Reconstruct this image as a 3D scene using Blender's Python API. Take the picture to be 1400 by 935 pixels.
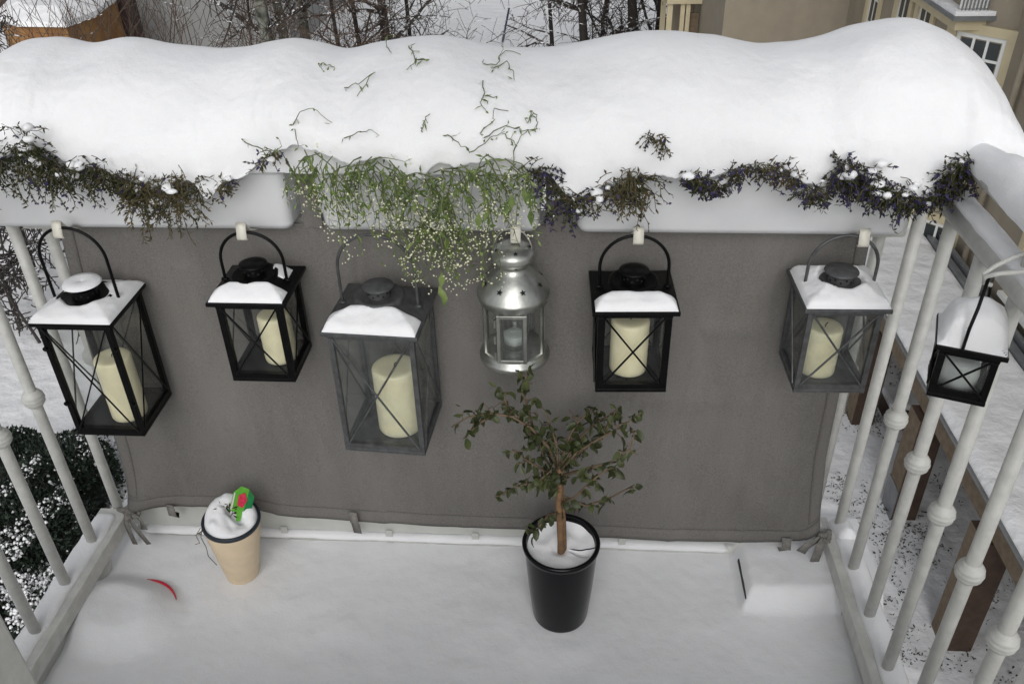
import bpy, bmesh, math, random
import numpy as np
from mathutils import Vector, Matrix, noise as mnoise
from mathutils.bvhtree import BVHTree
R_ = math.radians
random.seed(7)
for o in list(bpy.data.objects): bpy.data.objects.remove(o)
S = bpy.context.scene
COL = S.collection

# ------------------------------------------------------------------ camera
CAM = Vector((0.11988, -1.41335, 1.50849))
FW = Vector((-0.06597259, 0.8299532, -0.55391814)); RT = Vector((0.99765662, 0.06495413, -0.02149975)); UP = Vector((-0.01813549, 0.55403849, 0.83229349))
FPX = 1180.5
cd = bpy.data.cameras.new('camera'); cam = bpy.data.objects.new('camera', cd); COL.objects.link(cam)
cd.sensor_width = 36; cd.lens = FPX / 1400 * 36; cd.clip_start = 0.02; cd.clip_end = 600
cam.matrix_world = Matrix(((RT.x, UP.x, -FW.x, CAM.x), (RT.y, UP.y, -FW.y, CAM.y), (RT.z, UP.z, -FW.z, CAM.z), (0, 0, 0, 1)))
S.camera = cam

# ------------------------------------------------------------------ world, sun, exposure (overcast winter day)
SUN_EL, SUN_AZ = R_(34), R_(177)          # azimuth measured from +y, negative = towards -x
W = bpy.data.worlds.new('World'); S.world = W; W.use_nodes = True
nt = W.node_tree; nt.nodes.clear()
sky = nt.nodes.new('ShaderNodeTexSky'); sky.sky_type = 'NISHITA'; sky.sun_disc = False
sky.sun_elevation = SUN_EL; sky.sun_rotation = SUN_AZ; sky.air_density = 1.0; sky.dust_density = 2.0; sky.ozone_density = 1.0
hs = nt.nodes.new('ShaderNodeHueSaturation'); hs.inputs['Saturation'].default_value = 0.16
bg = nt.nodes.new('ShaderNodeBackground'); bg.inputs['Strength'].default_value = 0.10
wo = nt.nodes.new('ShaderNodeOutputWorld')
nt.links.new(sky.outputs[0], hs.inputs['Color']); nt.links.new(hs.outputs[0], bg.inputs['Color']); nt.links.new(bg.outputs[0], wo.inputs['Surface'])
sl = bpy.data.lights.new('sun', 'SUN'); sl.energy = 1.2; sl.angle = R_(50); sl.color = (1.0, 0.99, 0.975)
so = bpy.data.objects.new('sun', sl); COL.objects.link(so)
sd = Vector((math.sin(SUN_AZ) * math.cos(SUN_EL), math.cos(SUN_AZ) * math.cos(SUN_EL), math.sin(SUN_EL)))
so.rotation_euler = (-sd).to_track_quat('-Z', 'Y').to_euler(); so.location = sd * 30
S.view_settings.view_transform = 'Standard'; S.view_settings.look = 'None'; S.view_settings.gamma = 1.0
S.view_settings.use_curve_mapping = False
S.view_settings.exposure = 0.28
try:
    S.cycles.transparent_max_bounces = 24
except Exception: pass

# ------------------------------------------------------------------ pixel -> point
def ray(x, y): return FW + RT * ((x - 700) / FPX) - UP * ((y - 467.5) / FPX)
def at(x, y, X=None, Y=None, Z=None):
    d = ray(x, y)
    t = (X - CAM.x) / d.x if X is not None else (Y - CAM.y) / d.y if Y is not None else (Z - CAM.z) / d.z
    return CAM + d * t

# ------------------------------------------------------------------ materials
MATS = {}
def mat(name, col, rough=0.6, metal=0.0, var=0.0, vscale=30, bump=0.0, bscale=80, col2=None, spec=0.5, snow=None, sss=0.0, coat=0.0, objrand=0.0, detail=4):
    m = bpy.data.materials.new(name); m.use_nodes = True; n = m.node_tree.nodes; l = m.node_tree.links
    b = n['Principled BSDF']; b.inputs['Roughness'].default_value = rough; b.inputs['Metallic'].default_value = metal
    b.inputs['Specular IOR Level'].default_value = spec; b.inputs['Coat Weight'].default_value = coat
    b.inputs['Base Color'].default_value = (*col, 1)
    tc = n.new('ShaderNodeTexCoord'); geo = n.new('ShaderNodeNewGeometry')
    out = None
    if var > 0 or col2:
        t = n.new('ShaderNodeTexNoise'); t.inputs['Scale'].default_value = vscale; t.inputs['Detail'].default_value = detail; t.inputs['Roughness'].default_value = 0.6
        l.new(geo.outputs['Position'], t.inputs['Vector'])
        r = n.new('ShaderNodeValToRGB'); r.color_ramp.elements[0].position = 0.35; r.color_ramp.elements[1].position = 0.65
        c2 = col2 if col2 else tuple(min(1, c * (1 + var)) for c in col); c1 = col if col2 else tuple(c * (1 - var) for c in col)
        r.color_ramp.elements[0].color = (*c1, 1); r.color_ramp.elements[1].color = (*c2, 1)
        l.new(t.outputs['Fac'], r.inputs['Fac']); out = r.outputs['Color']
    if objrand > 0:
        oi = n.new('ShaderNodeObjectInfo'); h = n.new('ShaderNodeHueSaturation'); mr = n.new('ShaderNodeMapRange')
        mr.inputs['To Min'].default_value = 1 - objrand; mr.inputs['To Max'].default_value = 1 + objrand
        l.new(oi.outputs['Random'], mr.inputs['Value']); l.new(mr.outputs[0], h.inputs['Value'])
        if out: l.new(out, h.inputs['Color'])
        else: h.inputs['Color'].default_value = (*col, 1)
        out = h.outputs['Color']
    if snow is not None:               # snow lying on faces that look upwards
        sp = n.new('ShaderNodeSeparateXYZ'); l.new(geo.outputs['Normal'], sp.inputs[0])
        t2 = n.new('ShaderNodeTexNoise'); t2.inputs['Scale'].default_value = snow[1]; l.new(geo.outputs['Position'], t2.inputs['Vector'])
        ad = n.new('ShaderNodeMath'); ad.operation = 'ADD'; l.new(sp.outputs['Z'], ad.inputs[0]); l.new(t2.outputs['Fac'], ad.inputs[1])
        gt = n.new('ShaderNodeMapRange'); gt.inputs['From Min'].default_value = snow[0] + .5; gt.inputs['From Max'].default_value = snow[0] + .62; l.new(ad.outputs[0], gt.inputs['Value'])
        mx = n.new('ShaderNodeMix'); mx.data_type = 'RGBA'; l.new(gt.outputs[0], mx.inputs['Factor'])
        if out: l.new(out, mx.inputs['A'])
        else: mx.inputs['A'].default_value = (*col, 1)
        mx.inputs['B'].default_value = (.82, .83, .85, 1); out = mx.outputs['Result']
    if out: l.new(out, b.inputs['Base Color'])
    if bump > 0:
        t = n.new('ShaderNodeTexNoise'); t.inputs['Scale'].default_value = bscale; t.inputs['Detail'].default_value = 5
        l.new(geo.outputs['Position'], t.inputs['Vector'])
        bp = n.new('ShaderNodeBump'); bp.inputs['Strength'].default_value = bump; bp.inputs['Distance'].default_value = 0.3 / bscale
        l.new(t.outputs['Fac'], bp.inputs['Height']); l.new(bp.outputs['Normal'], b.inputs['Normal'])
    if sss > 0:
        b.inputs['Subsurface Weight'].default_value = sss; b.inputs['Subsurface Radius'].default_value = (1, .9, .8); b.inputs['Subsurface Scale'].default_value = 0.012
    MATS[name] = m
    return m

def glass_mat(name, tint, gloss, dirt):
    m = bpy.data.materials.new(name); m.use_nodes = True; n = m.node_tree.nodes; l = m.node_tree.links
    n.remove(n['Principled BSDF']); out = n['Material Output']
    tr = n.new('ShaderNodeBsdfTransparent'); tr.inputs['Color'].default_value = (*tint, 1)
    gl = n.new('ShaderNodeBsdfGlossy'); gl.inputs['Roughness'].default_value = 0.04
    df = n.new('ShaderNodeBsdfDiffuse'); df.inputs['Color'].default_value = (.45, .47, .47, 1)
    lw = n.new('ShaderNodeLayerWeight'); lw.inputs['Blend'].default_value = .5; fr = n.new('ShaderNodeMath'); fr.operation = 'POWER'; fr.inputs[1].default_value = 4; l.new(lw.outputs['Facing'], fr.inputs[0])
    fm = n.new('ShaderNodeMath'); fm.operation = 'MULTIPLY_ADD'; fm.inputs[1].default_value = .5; fm.inputs[2].default_value = gloss; l.new(fr.outputs[0], fm.inputs[0])
    m1 = n.new('ShaderNodeMixShader'); l.new(fm.outputs[0], m1.inputs[0]); l.new(tr.outputs[0], m1.inputs[1]); l.new(gl.outputs[0], m1.inputs[2])
    t = n.new('ShaderNodeTexNoise'); t.inputs['Scale'].default_value = 35; t.inputs['Detail'].default_value = 6
    g = n.new('ShaderNodeNewGeometry'); l.new(g.outputs['Position'], t.inputs['Vector'])
    mr = n.new('ShaderNodeMapRange'); mr.inputs['From Min'].default_value = .4; mr.inputs['From Max'].default_value = .75
    mr.inputs['To Min'].default_value = dirt * .35; mr.inputs['To Max'].default_value = dirt * 1.6; l.new(t.outputs['Fac'], mr.inputs['Value'])
    m2 = n.new('ShaderNodeMixShader'); l.new(mr.outputs[0], m2.inputs[0]); l.new(m1.outputs[0], m2.inputs[1]); l.new(df.outputs[0], m2.inputs[2])
    l.new(m2.outputs[0], out.inputs['Surface']); MATS[name] = m; return m

mat('snow', (.86, .865, .88), .65, bump=.14, bscale=70, var=.012, vscale=14, spec=.25, sss=.25)
def grainy(m, layers):
    n = m.node_tree.nodes; l = m.node_tree.links; b = n['Principled BSDF']; g = n.new('ShaderNodeNewGeometry'); prev = None
    for sc, st, ds, det in layers:
        t = n.new('ShaderNodeTexNoise'); t.inputs['Scale'].default_value = sc; t.inputs['Detail'].default_value = det; t.inputs['Roughness'].default_value = .62; l.new(g.outputs['Position'], t.inputs['Vector'])
        bp = n.new('ShaderNodeBump'); bp.inputs['Strength'].default_value = st; bp.inputs['Distance'].default_value = ds; l.new(t.outputs['Fac'], bp.inputs['Height'])
        if prev: l.new(prev, bp.inputs['Normal'])
        prev = bp.outputs['Normal']
    l.new(prev, b.inputs['Normal'])
grainy(MATS['snow'], [(14, .22, .012, 2), (70, .40, .003, 4), (330, .6, .0010, 3)])
mat('snow_ground', (.82, .825, .84), .75, bump=.7, bscale=2.2, spec=.2, var=.03, vscale=1.5)
mat('white_paint', (.58, .58, .55), .42, var=.09, vscale=38, bump=.12, bscale=160)
mat('skirt_paint', (.52, .53, .50), .5, var=.06, vscale=14, bump=.1, bscale=120)
mat('box_plastic', (.70, .71, .73), .4, var=.03, vscale=12, bump=.05, bscale=60)
mat('clip_plastic', (.68, .66, .58), .4, var=.05, vscale=50)
mat('tie', (.20, .19, .175), .9, var=.2, vscale=120, bump=.4, bscale=300)
mat('black_metal', (.004, .004, .0043), .34, var=.3, vscale=60, bump=.15, bscale=220, spec=.14)
mat('grey_metal', (.085, .087, .09), .5, metal=.35, var=.25, vscale=70, bump=.15, bscale=220)
mat('silver_metal', (.46, .47, .44), .36, metal=.9, var=.22, vscale=28, bump=.12, bscale=140)
mat('hole', (.008, .008, .008), .8)
mat('wax', (.93, .86, .60), .45, var=.05, vscale=30, sss=.35, bump=.08, bscale=60)
mat('wax_white', (.75, .77, .76), .4, sss=.3)
mat('wick', (.02, .02, .02), .9)
glass_mat('glass', (.97, .975, .97), .045, .015)
glass_mat('glass_frost', (.945, .955, .95), .05, .04)
mat('black_glaze', (.004, .004, .005), .2, spec=.25, coat=.0, var=.2, vscale=40, bump=.03, bscale=30)
mat('cream_clay', (.74, .60, .42), .7, var=.05, vscale=25, bump=.15, bscale=260)
mat('dark_rim', (.012, .02, .03), .5)
mat('string', (.10, .075, .05), .9)
mat('bark_orange', (.22, .125, .06), .75, col2=(.12, .070, .035), vscale=70, bump=.7, bscale=160)
mat('twig_brown', (.12, .085, .05), .8, var=.25, vscale=60)
mat('ficus_leaf', (.030, .044, .015), .45, col2=(.055, .062, .022), vscale=45, objrand=.4, spec=.3)
mat('lobelia_stem', (.07, .065, .03), .8, var=.3, vscale=50)
mat('lobelia_leaf', (.022, .034, .012), .8, spec=.15, col2=(.050, .042, .022), vscale=38, detail=2)
mat('lobelia_dry', (.13, .098, .05), .85, spec=.15, col2=(.035, .038, .016), vscale=45, detail=2)
mat('lobelia_flower', (.035, .03, .11), .8, spec=.15, col2=(.07, .06, .09), vscale=60)
mat('euph_stem', (.10, .125, .045), .6, var=.3, vscale=50)
mat('euph_leaf', (.065, .115, .02), .5, col2=(.19, .25, .07), vscale=45)
mat('euph_flower', (.78, .78, .55), .7, var=.08, vscale=70)
mat('tag_green', (.12, .42, .04), .35, var=.12, vscale=70)
mat('tag_dark', (.015, .20, .06), .35, var=.2, vscale=90)
mat('tag_pink', (.72, .05, .11), .35, col2=(.5, .02, .05), vscale=140)
mat('red_plastic', (.55, .015, .04), .35)
mat('cardboard_dark', (.05, .05, .045), .8, var=.2, vscale=40)
mat('stucco', (.275, .238, .182), .9, var=.06, vscale=3, bump=.35, bscale=30)
mat('stucco_trim', (.52, .45, .30), .85, var=.05, vscale=4)
mat('stucco_grey', (.27, .27, .265), .95, var=.07, vscale=1.5)
mat('window_white', (.72, .73, .71), .5)
mat('window_glass', (.02, .026, .028), .08, spec=.6, var=.3, vscale=2)
mat('zinc', (.24, .25, .26), .45, metal=.5, var=.15, vscale=4)
mat('wood_pale_lit', (.19, .145, .095), .8, col2=(.13, .095, .06), vscale=9, bump=.4, bscale=40)  # pale timber; also stands for the sky-lit sides of the dark posts
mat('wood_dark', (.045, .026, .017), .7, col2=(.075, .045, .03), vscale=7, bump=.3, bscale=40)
mat('shed_wood', (.30, .16, .05), .85, col2=(.19, .085, .03), vscale=1.4, bump=.3, bscale=20)
mat('dark_roof', (.035, .02, .018), .8)
mat('bark', (.022, .017, .014), .9, var=.35, vscale=12, snow=(.52, 6))
mat('twig', (.032, .025, .021), .9, var=.3, vscale=12, snow=(.50, 7))
mat('twig_near', (.035, .030, .027), .9, var=.3, vscale=12, snow=(.55, 7))
mat('birch', (.26, .27, .23), .9, col2=(.035, .035, .028), vscale=3.2)
mat('shrub_twig', (.075, .050, .035), .9, var=.3, vscale=12)
mat('hedge_leaf', (.012, .022, .013), .75, var=.5, vscale=9)
mat('hedge_core', (.008, .012, .008), .9)
mat('litter', (.028, .026, .022), .9, var=.5, vscale=8)
mat('pole_blue', (.03, .035, .08), .5)
mat('plaster_in', (.74, .74, .73), .9)
mat('floor_in', (.20, .12, .07), .5, var=.2, vscale=6)
mat('concrete', (.36, .35, .33), .9, var=.1, vscale=8)

# cloth: fine woven canvas, a little stained
def cloth_mat():
    m = bpy.data.materials.new('canvas'); m.use_nodes = True; n = m.node_tree.nodes; l = m.node_tree.links
    b = n['Principled BSDF']; b.inputs['Roughness'].default_value = .92; b.inputs['Specular IOR Level'].default_value = .15
    g = n.new('ShaderNodeNewGeometry')
    t = n.new('ShaderNodeTexNoise'); t.inputs['Scale'].default_value = 9; t.inputs['Detail'].default_value = 7; t.inputs['Roughness'].default_value = .65; mp = n.new('ShaderNodeMapping'); mp.inputs['Scale'].default_value = (1, 1, .3); l.new(g.outputs['Position'], mp.inputs['Vector']); l.new(mp.outputs[0], t.inputs['Vector'])
    t2 = n.new('ShaderNodeTexNoise'); t2.inputs['Scale'].default_value = 420; t2.inputs['Detail'].default_value = 2; l.new(g.outputs['Position'], t2.inputs['Vector'])
    a = n.new('ShaderNodeMath'); a.operation = 'MULTIPLY_ADD'; a.inputs[1].default_value = .55; l.new(t2.outputs['Fac'], a.inputs[0])
    mm = n.new('ShaderNodeMath'); mm.operation = 'MULTIPLY'; mm.inputs[1].default_value = .45; l.new(t.outputs['Fac'], mm.inputs[0]); l.new(mm.outputs[0], a.inputs[2])
    r = n.new('ShaderNodeValToRGB'); r.color_ramp.elements[0].position = .3; r.color_ramp.elements[1].position = .7
    r.color_ramp.elements[0].color = (.118, .112, .105, 1); r.color_ramp.elements[1].color = (.212, .202, .190, 1)
    l.new(a.outputs[0], r.inputs['Fac']); l.new(r.outputs[0], b.inputs['Base Color'])
    w1 = n.new('ShaderNodeTexWave'); w1.bands_direction = 'X'; w1.inputs['Scale'].default_value = 330; w1.inputs['Distortion'].default_value = 1.2; l.new(g.outputs['Position'], w1.inputs['Vector'])
    w2 = n.new('ShaderNodeTexWave'); w2.bands_direction = 'Z'; w2.inputs['Scale'].default_value = 330; w2.inputs['Distortion'].default_value = 1.2; l.new(g.outputs['Position'], w2.inputs['Vector'])
    ad = n.new('ShaderNodeMath'); l.new(w1.outputs['Fac'], ad.inputs[0]); l.new(w2.outputs['Fac'], ad.inputs[1])
    bp = n.new('ShaderNodeBump'); bp.inputs['Strength'].default_value = .25; bp.inputs['Distance'].default_value = .001; l.new(ad.outputs[0], bp.inputs['Height']); l.new(bp.outputs[0], b.inputs['Normal'])
    MATS['canvas'] = m
cloth_mat()

# ------------------------------------------------------------------ mesh helpers
class MB:
    """collects vertices and faces; build() links them as ONE mesh object"""
    def __init__(s): s.v = []; s.f = []; s.mi = []; s.cur = 0
    def add(s, vs, fs):
        b = len(s.v); s.v += [tuple(q) for q in vs]; s.f += [tuple(i + b for i in f) for f in fs]; s.mi += [s.cur] * len(fs)
    def box(s, x0, x1, y0, y1, z0, z1, M=None):
        vs = [Vector((x, y, z)) for z in (z0, z1) for y in (y0, y1) for x in (x0, x1)]
        if M: vs = [M @ q for q in vs]
        s.add(vs, [(0, 2, 3, 1), (4, 5, 7, 6), (0, 1, 5, 4), (2, 6, 7, 3), (0, 4, 6, 2), (1, 3, 7, 5)])
    def tube(s, pts, r, n=8, cap=True):
        pts = [Vector(q) for q in pts]; rs = r if isinstance(r, (list, tuple)) else [r] * len(pts)
        rings = []; prev = None
        for i, q in enumerate(pts):
            d = (pts[min(i + 1, len(pts) - 1)] - pts[max(i - 1, 0)])
            d = d.normalized() if d.length > 1e-9 else Vector((0, 0, 1))
            if prev is None: a = d.orthogonal().normalized()
            else:
                a = prev - d * prev.dot(d); a = a.normalized() if a.length > 1e-6 else d.orthogonal().normalized()
            prev = a; c = d.cross(a)
            rings.append([q + (a * math.cos(2 * math.pi * k / n) + c * math.sin(2 * math.pi * k / n)) * rs[i] for k in range(n)])
        vs = [w for rg in rings for w in rg]; fs = []
        for i in range(len(pts) - 1):
            for k in range(n): fs.append((i * n + k, i * n + (k + 1) % n, (i + 1) * n + (k + 1) % n, (i + 1) * n + k))
        if cap: fs.append(tuple(range(n - 1, -1, -1))); fs.append(tuple((len(pts) - 1) * n + k for k in range(n)))
        s.add(vs, fs)
    def lathe(s, prof, n=32, c=(0, 0, 0), closed=False):
        c = Vector(c); vs = []; fs = []
        for r, z in prof:
            for k in range(n):
                a = 2 * math.pi * k / n; vs.append(c + Vector((r * math.cos(a), r * math.sin(a), z)))
        for i in range(len(prof) - 1):
            for k in range(n): fs.append((i * n + k, i * n + (k + 1) % n, (i + 1) * n + (k + 1) % n, (i + 1) * n + k))
        if closed: fs.append(tuple(range(n - 1, -1, -1))); fs.append(tuple((len(prof) - 1) * n + k for k in range(n)))
        s.add(vs, fs)
    def grid(s, nu, nv, fn):
        vs = [fn(i / (nu - 1), j / (nv - 1)) for j in range(nv) for i in range(nu)]
        s.add(vs, [(j * nu + i, j * nu + i + 1, (j + 1) * nu + i + 1, (j + 1) * nu + i) for j in range(nv - 1) for i in range(nu - 1)])
    def mesh(s, name, mats, smooth=False):
        me = bpy.data.meshes.new(name); me.from_pydata(s.v, [], s.f); me.update()
        for m in (mats if isinstance(mats, (list, tuple)) else [mats]): me.materials.append(MATS[m])
        if isinstance(mats, (list, tuple)) and len(mats) > 1: me.polygons.foreach_set('material_index', s.mi)
        if smooth: me.polygons.foreach_set('use_smooth', [True] * len(me.polygons))
        return me
    def build(s, name, mats, parent=None, smooth=False, bevel=0):
        o = bpy.data.objects.new(name, s.mesh(name, mats, smooth)); COL.objects.link(o)
        if parent: o.parent = parent
        if bevel:
            b = o.modifiers.new('bevel', 'BEVEL'); b.width = bevel; b.segments = 2; b.limit_method = 'ANGLE'; b.angle_limit = R_(40)
        return o
def tag(o, label=None, cat=None, group=None, kind=None):
    if label: o['label'] = label
    if cat: o['category'] = cat
    if group: o['group'] = group
    if kind: o['kind'] = kind
    return o
def thing(name, loc, label, cat, group=None, rz=0):
    o = bpy.data.objects.new(name, None); COL.objects.link(o); o.location = loc; o.rotation_euler = (0, 0, rz); o.empty_display_size = .1
    return tag(o, label, cat, group)
def part(name, mats, parent, *boxes, bevel=0, smooth=False):
    m = MB()
    for b in boxes: m.box(*b)
    return m.build(name, mats, parent, smooth, bevel)
def nz(x, y, z=0.0): return mnoise.noise(Vector((x, y, z)))
def ss(a, b, x):
    t = max(0, min(1, (x - a) / (b - a))); return t * t * (3 - 2 * t)
def interp(pts, x): return float(np.interp(x, [q[0] for q in pts], [q[1] for q in pts]))

# ================================================================== SETTING
GZ = -8.0
m = MB()
def gfn(u, v):
    x = -110 + 200 * u; y = -14 + 170 * v
    return (x, y, GZ + .10 * nz(x * .25, y * .25) + .25 * nz(x * .05, y * .05, 3) - .02)
m.grid(200, 170, gfn)
tag(m.build('ground', 'snow_ground', smooth=True), kind='structure')

# own house wall, unseen, cut low to shade the floor and light the cloth
XJ0, XJ1, YF, YB = -.42, .53, -.90, -1.25
m = MB(); m.box(-2.5, 2.5, YB, YF - .004, GZ - .3, .40)
tag(m.build('unseen_shade_wall', 'plaster_in'), kind='structure')
df = thing('door_frame', (0, YF, .404), 'white balcony door frame at the bottom left corner of the picture', 'door frame')
part('jamb', 'white_paint', df, (XJ0 - .045, XJ0, YB + .9, .0, .0, 1.8), bevel=.004)
part('jamb', 'white_paint', df, (XJ1, XJ1 + .045, YB + .9, .0, .0, 1.8), bevel=.004)
part('sill', 'white_paint', df, (XJ0 + .002, XJ1 - .002, YB + .9, -.02, .0, .03), bevel=.004)
part('head', 'white_paint', df, (XJ0 - .045, XJ1 + .045, YB + .9, .0, 1.802, 1.86), bevel=.004)

# balcony slab, floor snow
XL, XR = -.9337, .7251
tag(part('balcony_slab', 'concrete', None, (XL - .07, XR + .07, YF + .003, .13, -.22, -.075)), kind='structure')
MOUND = (-.835, -.25); SLAB = (.505, .72, -.15, .02)
POT = (.111, -.185); CPOT = (-.612, -.112)
def floorz(x, y):
    z = -.004 + .006 * nz(x * 5, y * 5) + .003 * nz(x * 14, y * 14, 2) + .0012 * nz(x * 40, y * 40, 5)
    d = math.hypot((x - MOUND[0]) / .135, (y - MOUND[1]) / .105); z += .040 * (1 - ss(.45, 1.15, d))
    bx = min(ss(SLAB[0] - .012, SLAB[0] + .018, x), ss(SLAB[2] - .03, SLAB[2] + .02, y)); z += .042 * bx
    for (cx, cy), rr in ((POT, .058), (CPOT, .052)):
        d = math.hypot(x - cx, y - cy) - rr; z += .0 * d + .002 * math.exp(-((d - .05) / .03) ** 2)
    z += .025 * ss(-.80, -.9, x) * .6 + .02 * ss(.60, .72, x) * .6 - .03 * ss(.06, .12, y) + .012 * ss(-.7, -.9, y)
    return z
m = MB()
x0, x1, y0, y1 = XL - .065, XR + .065, YF + .005, .125
m.grid(250, 160, lambda u, v: (x0 + (x1 - x0) * u, y0 + (y1 - y0) * v, floorz(x0 + (x1 - x0) * u, y0 + (y1 - y0) * v)))
tag(m.build('floor_snow', 'snow', smooth=True), kind='structure')

# ================================================================== RAILING
rail = thing('balcony_railing', (0, 0, 0), 'white metal balcony railing with round balusters and ball knobs', 'railing')
HZ = .895     # underside of side handrails
def bal_mesh(z0, z1, ball):
    m = MB(); m.tube([(0, 0, z0), (0, 0, z1)], .0110, 14); a = m.mesh('baluster', 'white_paint', True)
    b = None
    if ball:
        k = MB(); pr = []
        for i in range(41):
            t = math.pi * i / 40; zz = -.0225 * math.cos(t); pr.append((max(.0111, .0210 * math.sin(t) + .0006 * math.cos(zz * 2 * math.pi / .0088) * math.sin(t) ** 2), zz))
        k.lathe(pr, 20, (0, 0, .4915))
        b = k.mesh('ball_knob', 'white_paint', True)
    return a, b
bm, km = bal_mesh(.07, HZ + .01, True); bmp, _ = bal_mesh(-.05, HZ + .02, False)
bmf, kmf = bal_mesh(.07, .80, True)
def put_bal(x, y, bmx, kmx):
    o = bpy.data.objects.new('baluster', bmx); COL.objects.link(o); o.parent = rail; o.location = (x, y, 0)
    if kmx:
        k = bpy.data.objects.new('ball_knob', kmx); COL.objects.link(k); k.parent = o
for i in range(1, 8):
    put_bal(XR, -.1213 * i, bm, km); put_bal(XL, -.1209 * i, bm, km)
for x in (XL, XR):
    o = bpy.data.objects.new('corner_post', bmp); COL.objects.link(o); o.parent = rail; o.location = (x, 0, 0)
for i in range(12):
    x = XL + .05 + i * (XR - XL - .1) / 11; put_bal(x, .028, bmf, kmf)
for x in (XL, XR):
    m = MB(); m.tube([(x, .02, HZ + .018), (x, -.5, HZ + .018), (x, YF + .004, HZ + .018)], .0195, 18); m.build('handrail', 'white_paint', rail, True)
    m = MB(); m.tube([(x, .05, .990), (x, -.5, .990), (x, YF + .004, .990)], .011, 12); m.build('upper_rail', 'white_paint', rail, True)
    for yy in (-.36, -.85): m = MB(); m.tube([(x, yy, HZ + .03), (x, yy, .985)], .008, 10); m.build('rail_support', 'white_paint', rail, True)
    s = 1 if x > 0 else -1
    m = MB(); m.box(x - .034, x + .034, YF + .004, -.012, .072, .086); m.box(x - s * .034 - .002, x - s * .034 + .002, YF + .006, -.014, .050, .0885)
    m.build('bottom_rail', 'white_paint', rail, bevel=.002)
    # skirting board under the side rail, and the bent foot near the corner
    part('skirt_board', 'skirt_paint', rail, (x - .004 - s * .018, x + .004 - s * .018, YF + .006, -.235 if s < 0 else -.20, -.02, .0705))
    m = MB(); xx = x - s * .012; m.tube([(xx, -.115, .07), (xx + s * .0, -.122, .03), (xx, -.13, .014), (xx, -.16, .004), (xx, -.23, .0)], .0135, 12); m.build('foot', 'white_paint', rail, True)
m = MB(); m.box(XL + .012, XR - .012, .004, .052, .797, .828); m.build('handrail', 'white_paint', rail, bevel=.008)
m = MB(); m.box(XL + .012, XR - .012, .010, .046, .058, .072); m.build('bottom_rail', 'white_paint', rail, bevel=.003)
# front skirt plate with a gap under it, held by small brackets
part('skirt_board', 'skirt_paint', rail, (XL + .03, .505, -.004, .004, .028, .104), bevel=.0015)
m = MB(); m.tube([(XL + .03, .004, .003), (.49, .004, .003), (.507, .004, .008), (.513, .004, .024), (.513, .004, .07)], .0125, 12); m.build('lower_tube', 'white_paint', rail, True)
for px in (395, 535, 651, 850):
    p = at(px, 745, Y=-.004); part('bracket', 'skirt_paint', rail, (p.x - .008, p.x + .008, -.0105, -.0088, .0, .04))

# ridge of snow along a path
def ridge(name, pts, wid, hgt, parent, seed=0, n=60, k=14):
    m = MB(); P = [Vector(q) for q in pts]; L = [0]
    for a, b in zip(P, P[1:]): L.append(L[-1] + (b - a).length)
    def f(u, v):
        s = u * L[-1]; i = max(j for j in range(len(P) - 1) if L[j] <= s + 1e-9); t = (s - L[i]) / (L[i + 1] - L[i]); p = P[i].lerp(P[i + 1], t)
        d = (P[i + 1] - P[i]).normalized(); sd = Vector((-d.y, d.x, 0)).normalized()
        e = min(1, min(u, 1 - u) * L[-1] / .02); e = math.sqrt(max(0, 1 - (1 - e) ** 2)); a = math.pi * (v * 1.16 - .08)
        w = wid(s) if callable(wid) else wid; h = hgt(s) if callable(hgt) else hgt
        nn = 1 + .22 * nz(p.x * 11 + seed, p.y * 11, v * 2) + .08 * nz(p.x * 35 + seed, p.y * 35, v * 5)
        return p + sd * (-math.cos(a) * w * .5 * nn * (.6 + .4 * e)) + Vector((0, 0, math.sin(a) * h * nn * e))
    m.grid(n, k, f); return m.build(name, 'snow', parent, True)
ridge('snow', [(XR + .014, -.01, .998), (XR + .014, -.86, .998)], lambda s: .030 + .024 * ss(.0, .22, s), lambda s: .010 + .030 * ss(.0, .25, s), rail, 3)
ridge('snow', [(XR + .004, -.02, HZ + .035), (XR + .004, -.86, HZ + .035)], .034, .014, rail, 13, n=90)
ridge('snow', [(XL - .005, .06, .998), (XL - .005, -.86, .998)], .065, .05, rail, 8)
ridge('snow', [(XR + .008, -.03, .0865), (XR + .008, -.86, .0865)], .048, .010, rail, 4, n=90)
ridge('snow', [(XL - .008, -.03, .0865), (XL - .008, -.86, .0865)], .050, .012, rail, 5, n=90)
ridge('snow', [(XL + .03, .028, .073), (XR - .03, .028, .073)], .04, .02, rail, 6, n=110)
ridge('snow', [(XL + .05, -.002, .0125), (.49, -.002, .0125)], .026, .010, rail, 16, n=140)
ridge('snow', [(XR + .004, .03, .07), (XR + .012, -.045, .088)], .05, .03, rail, 9, n=20)

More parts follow.
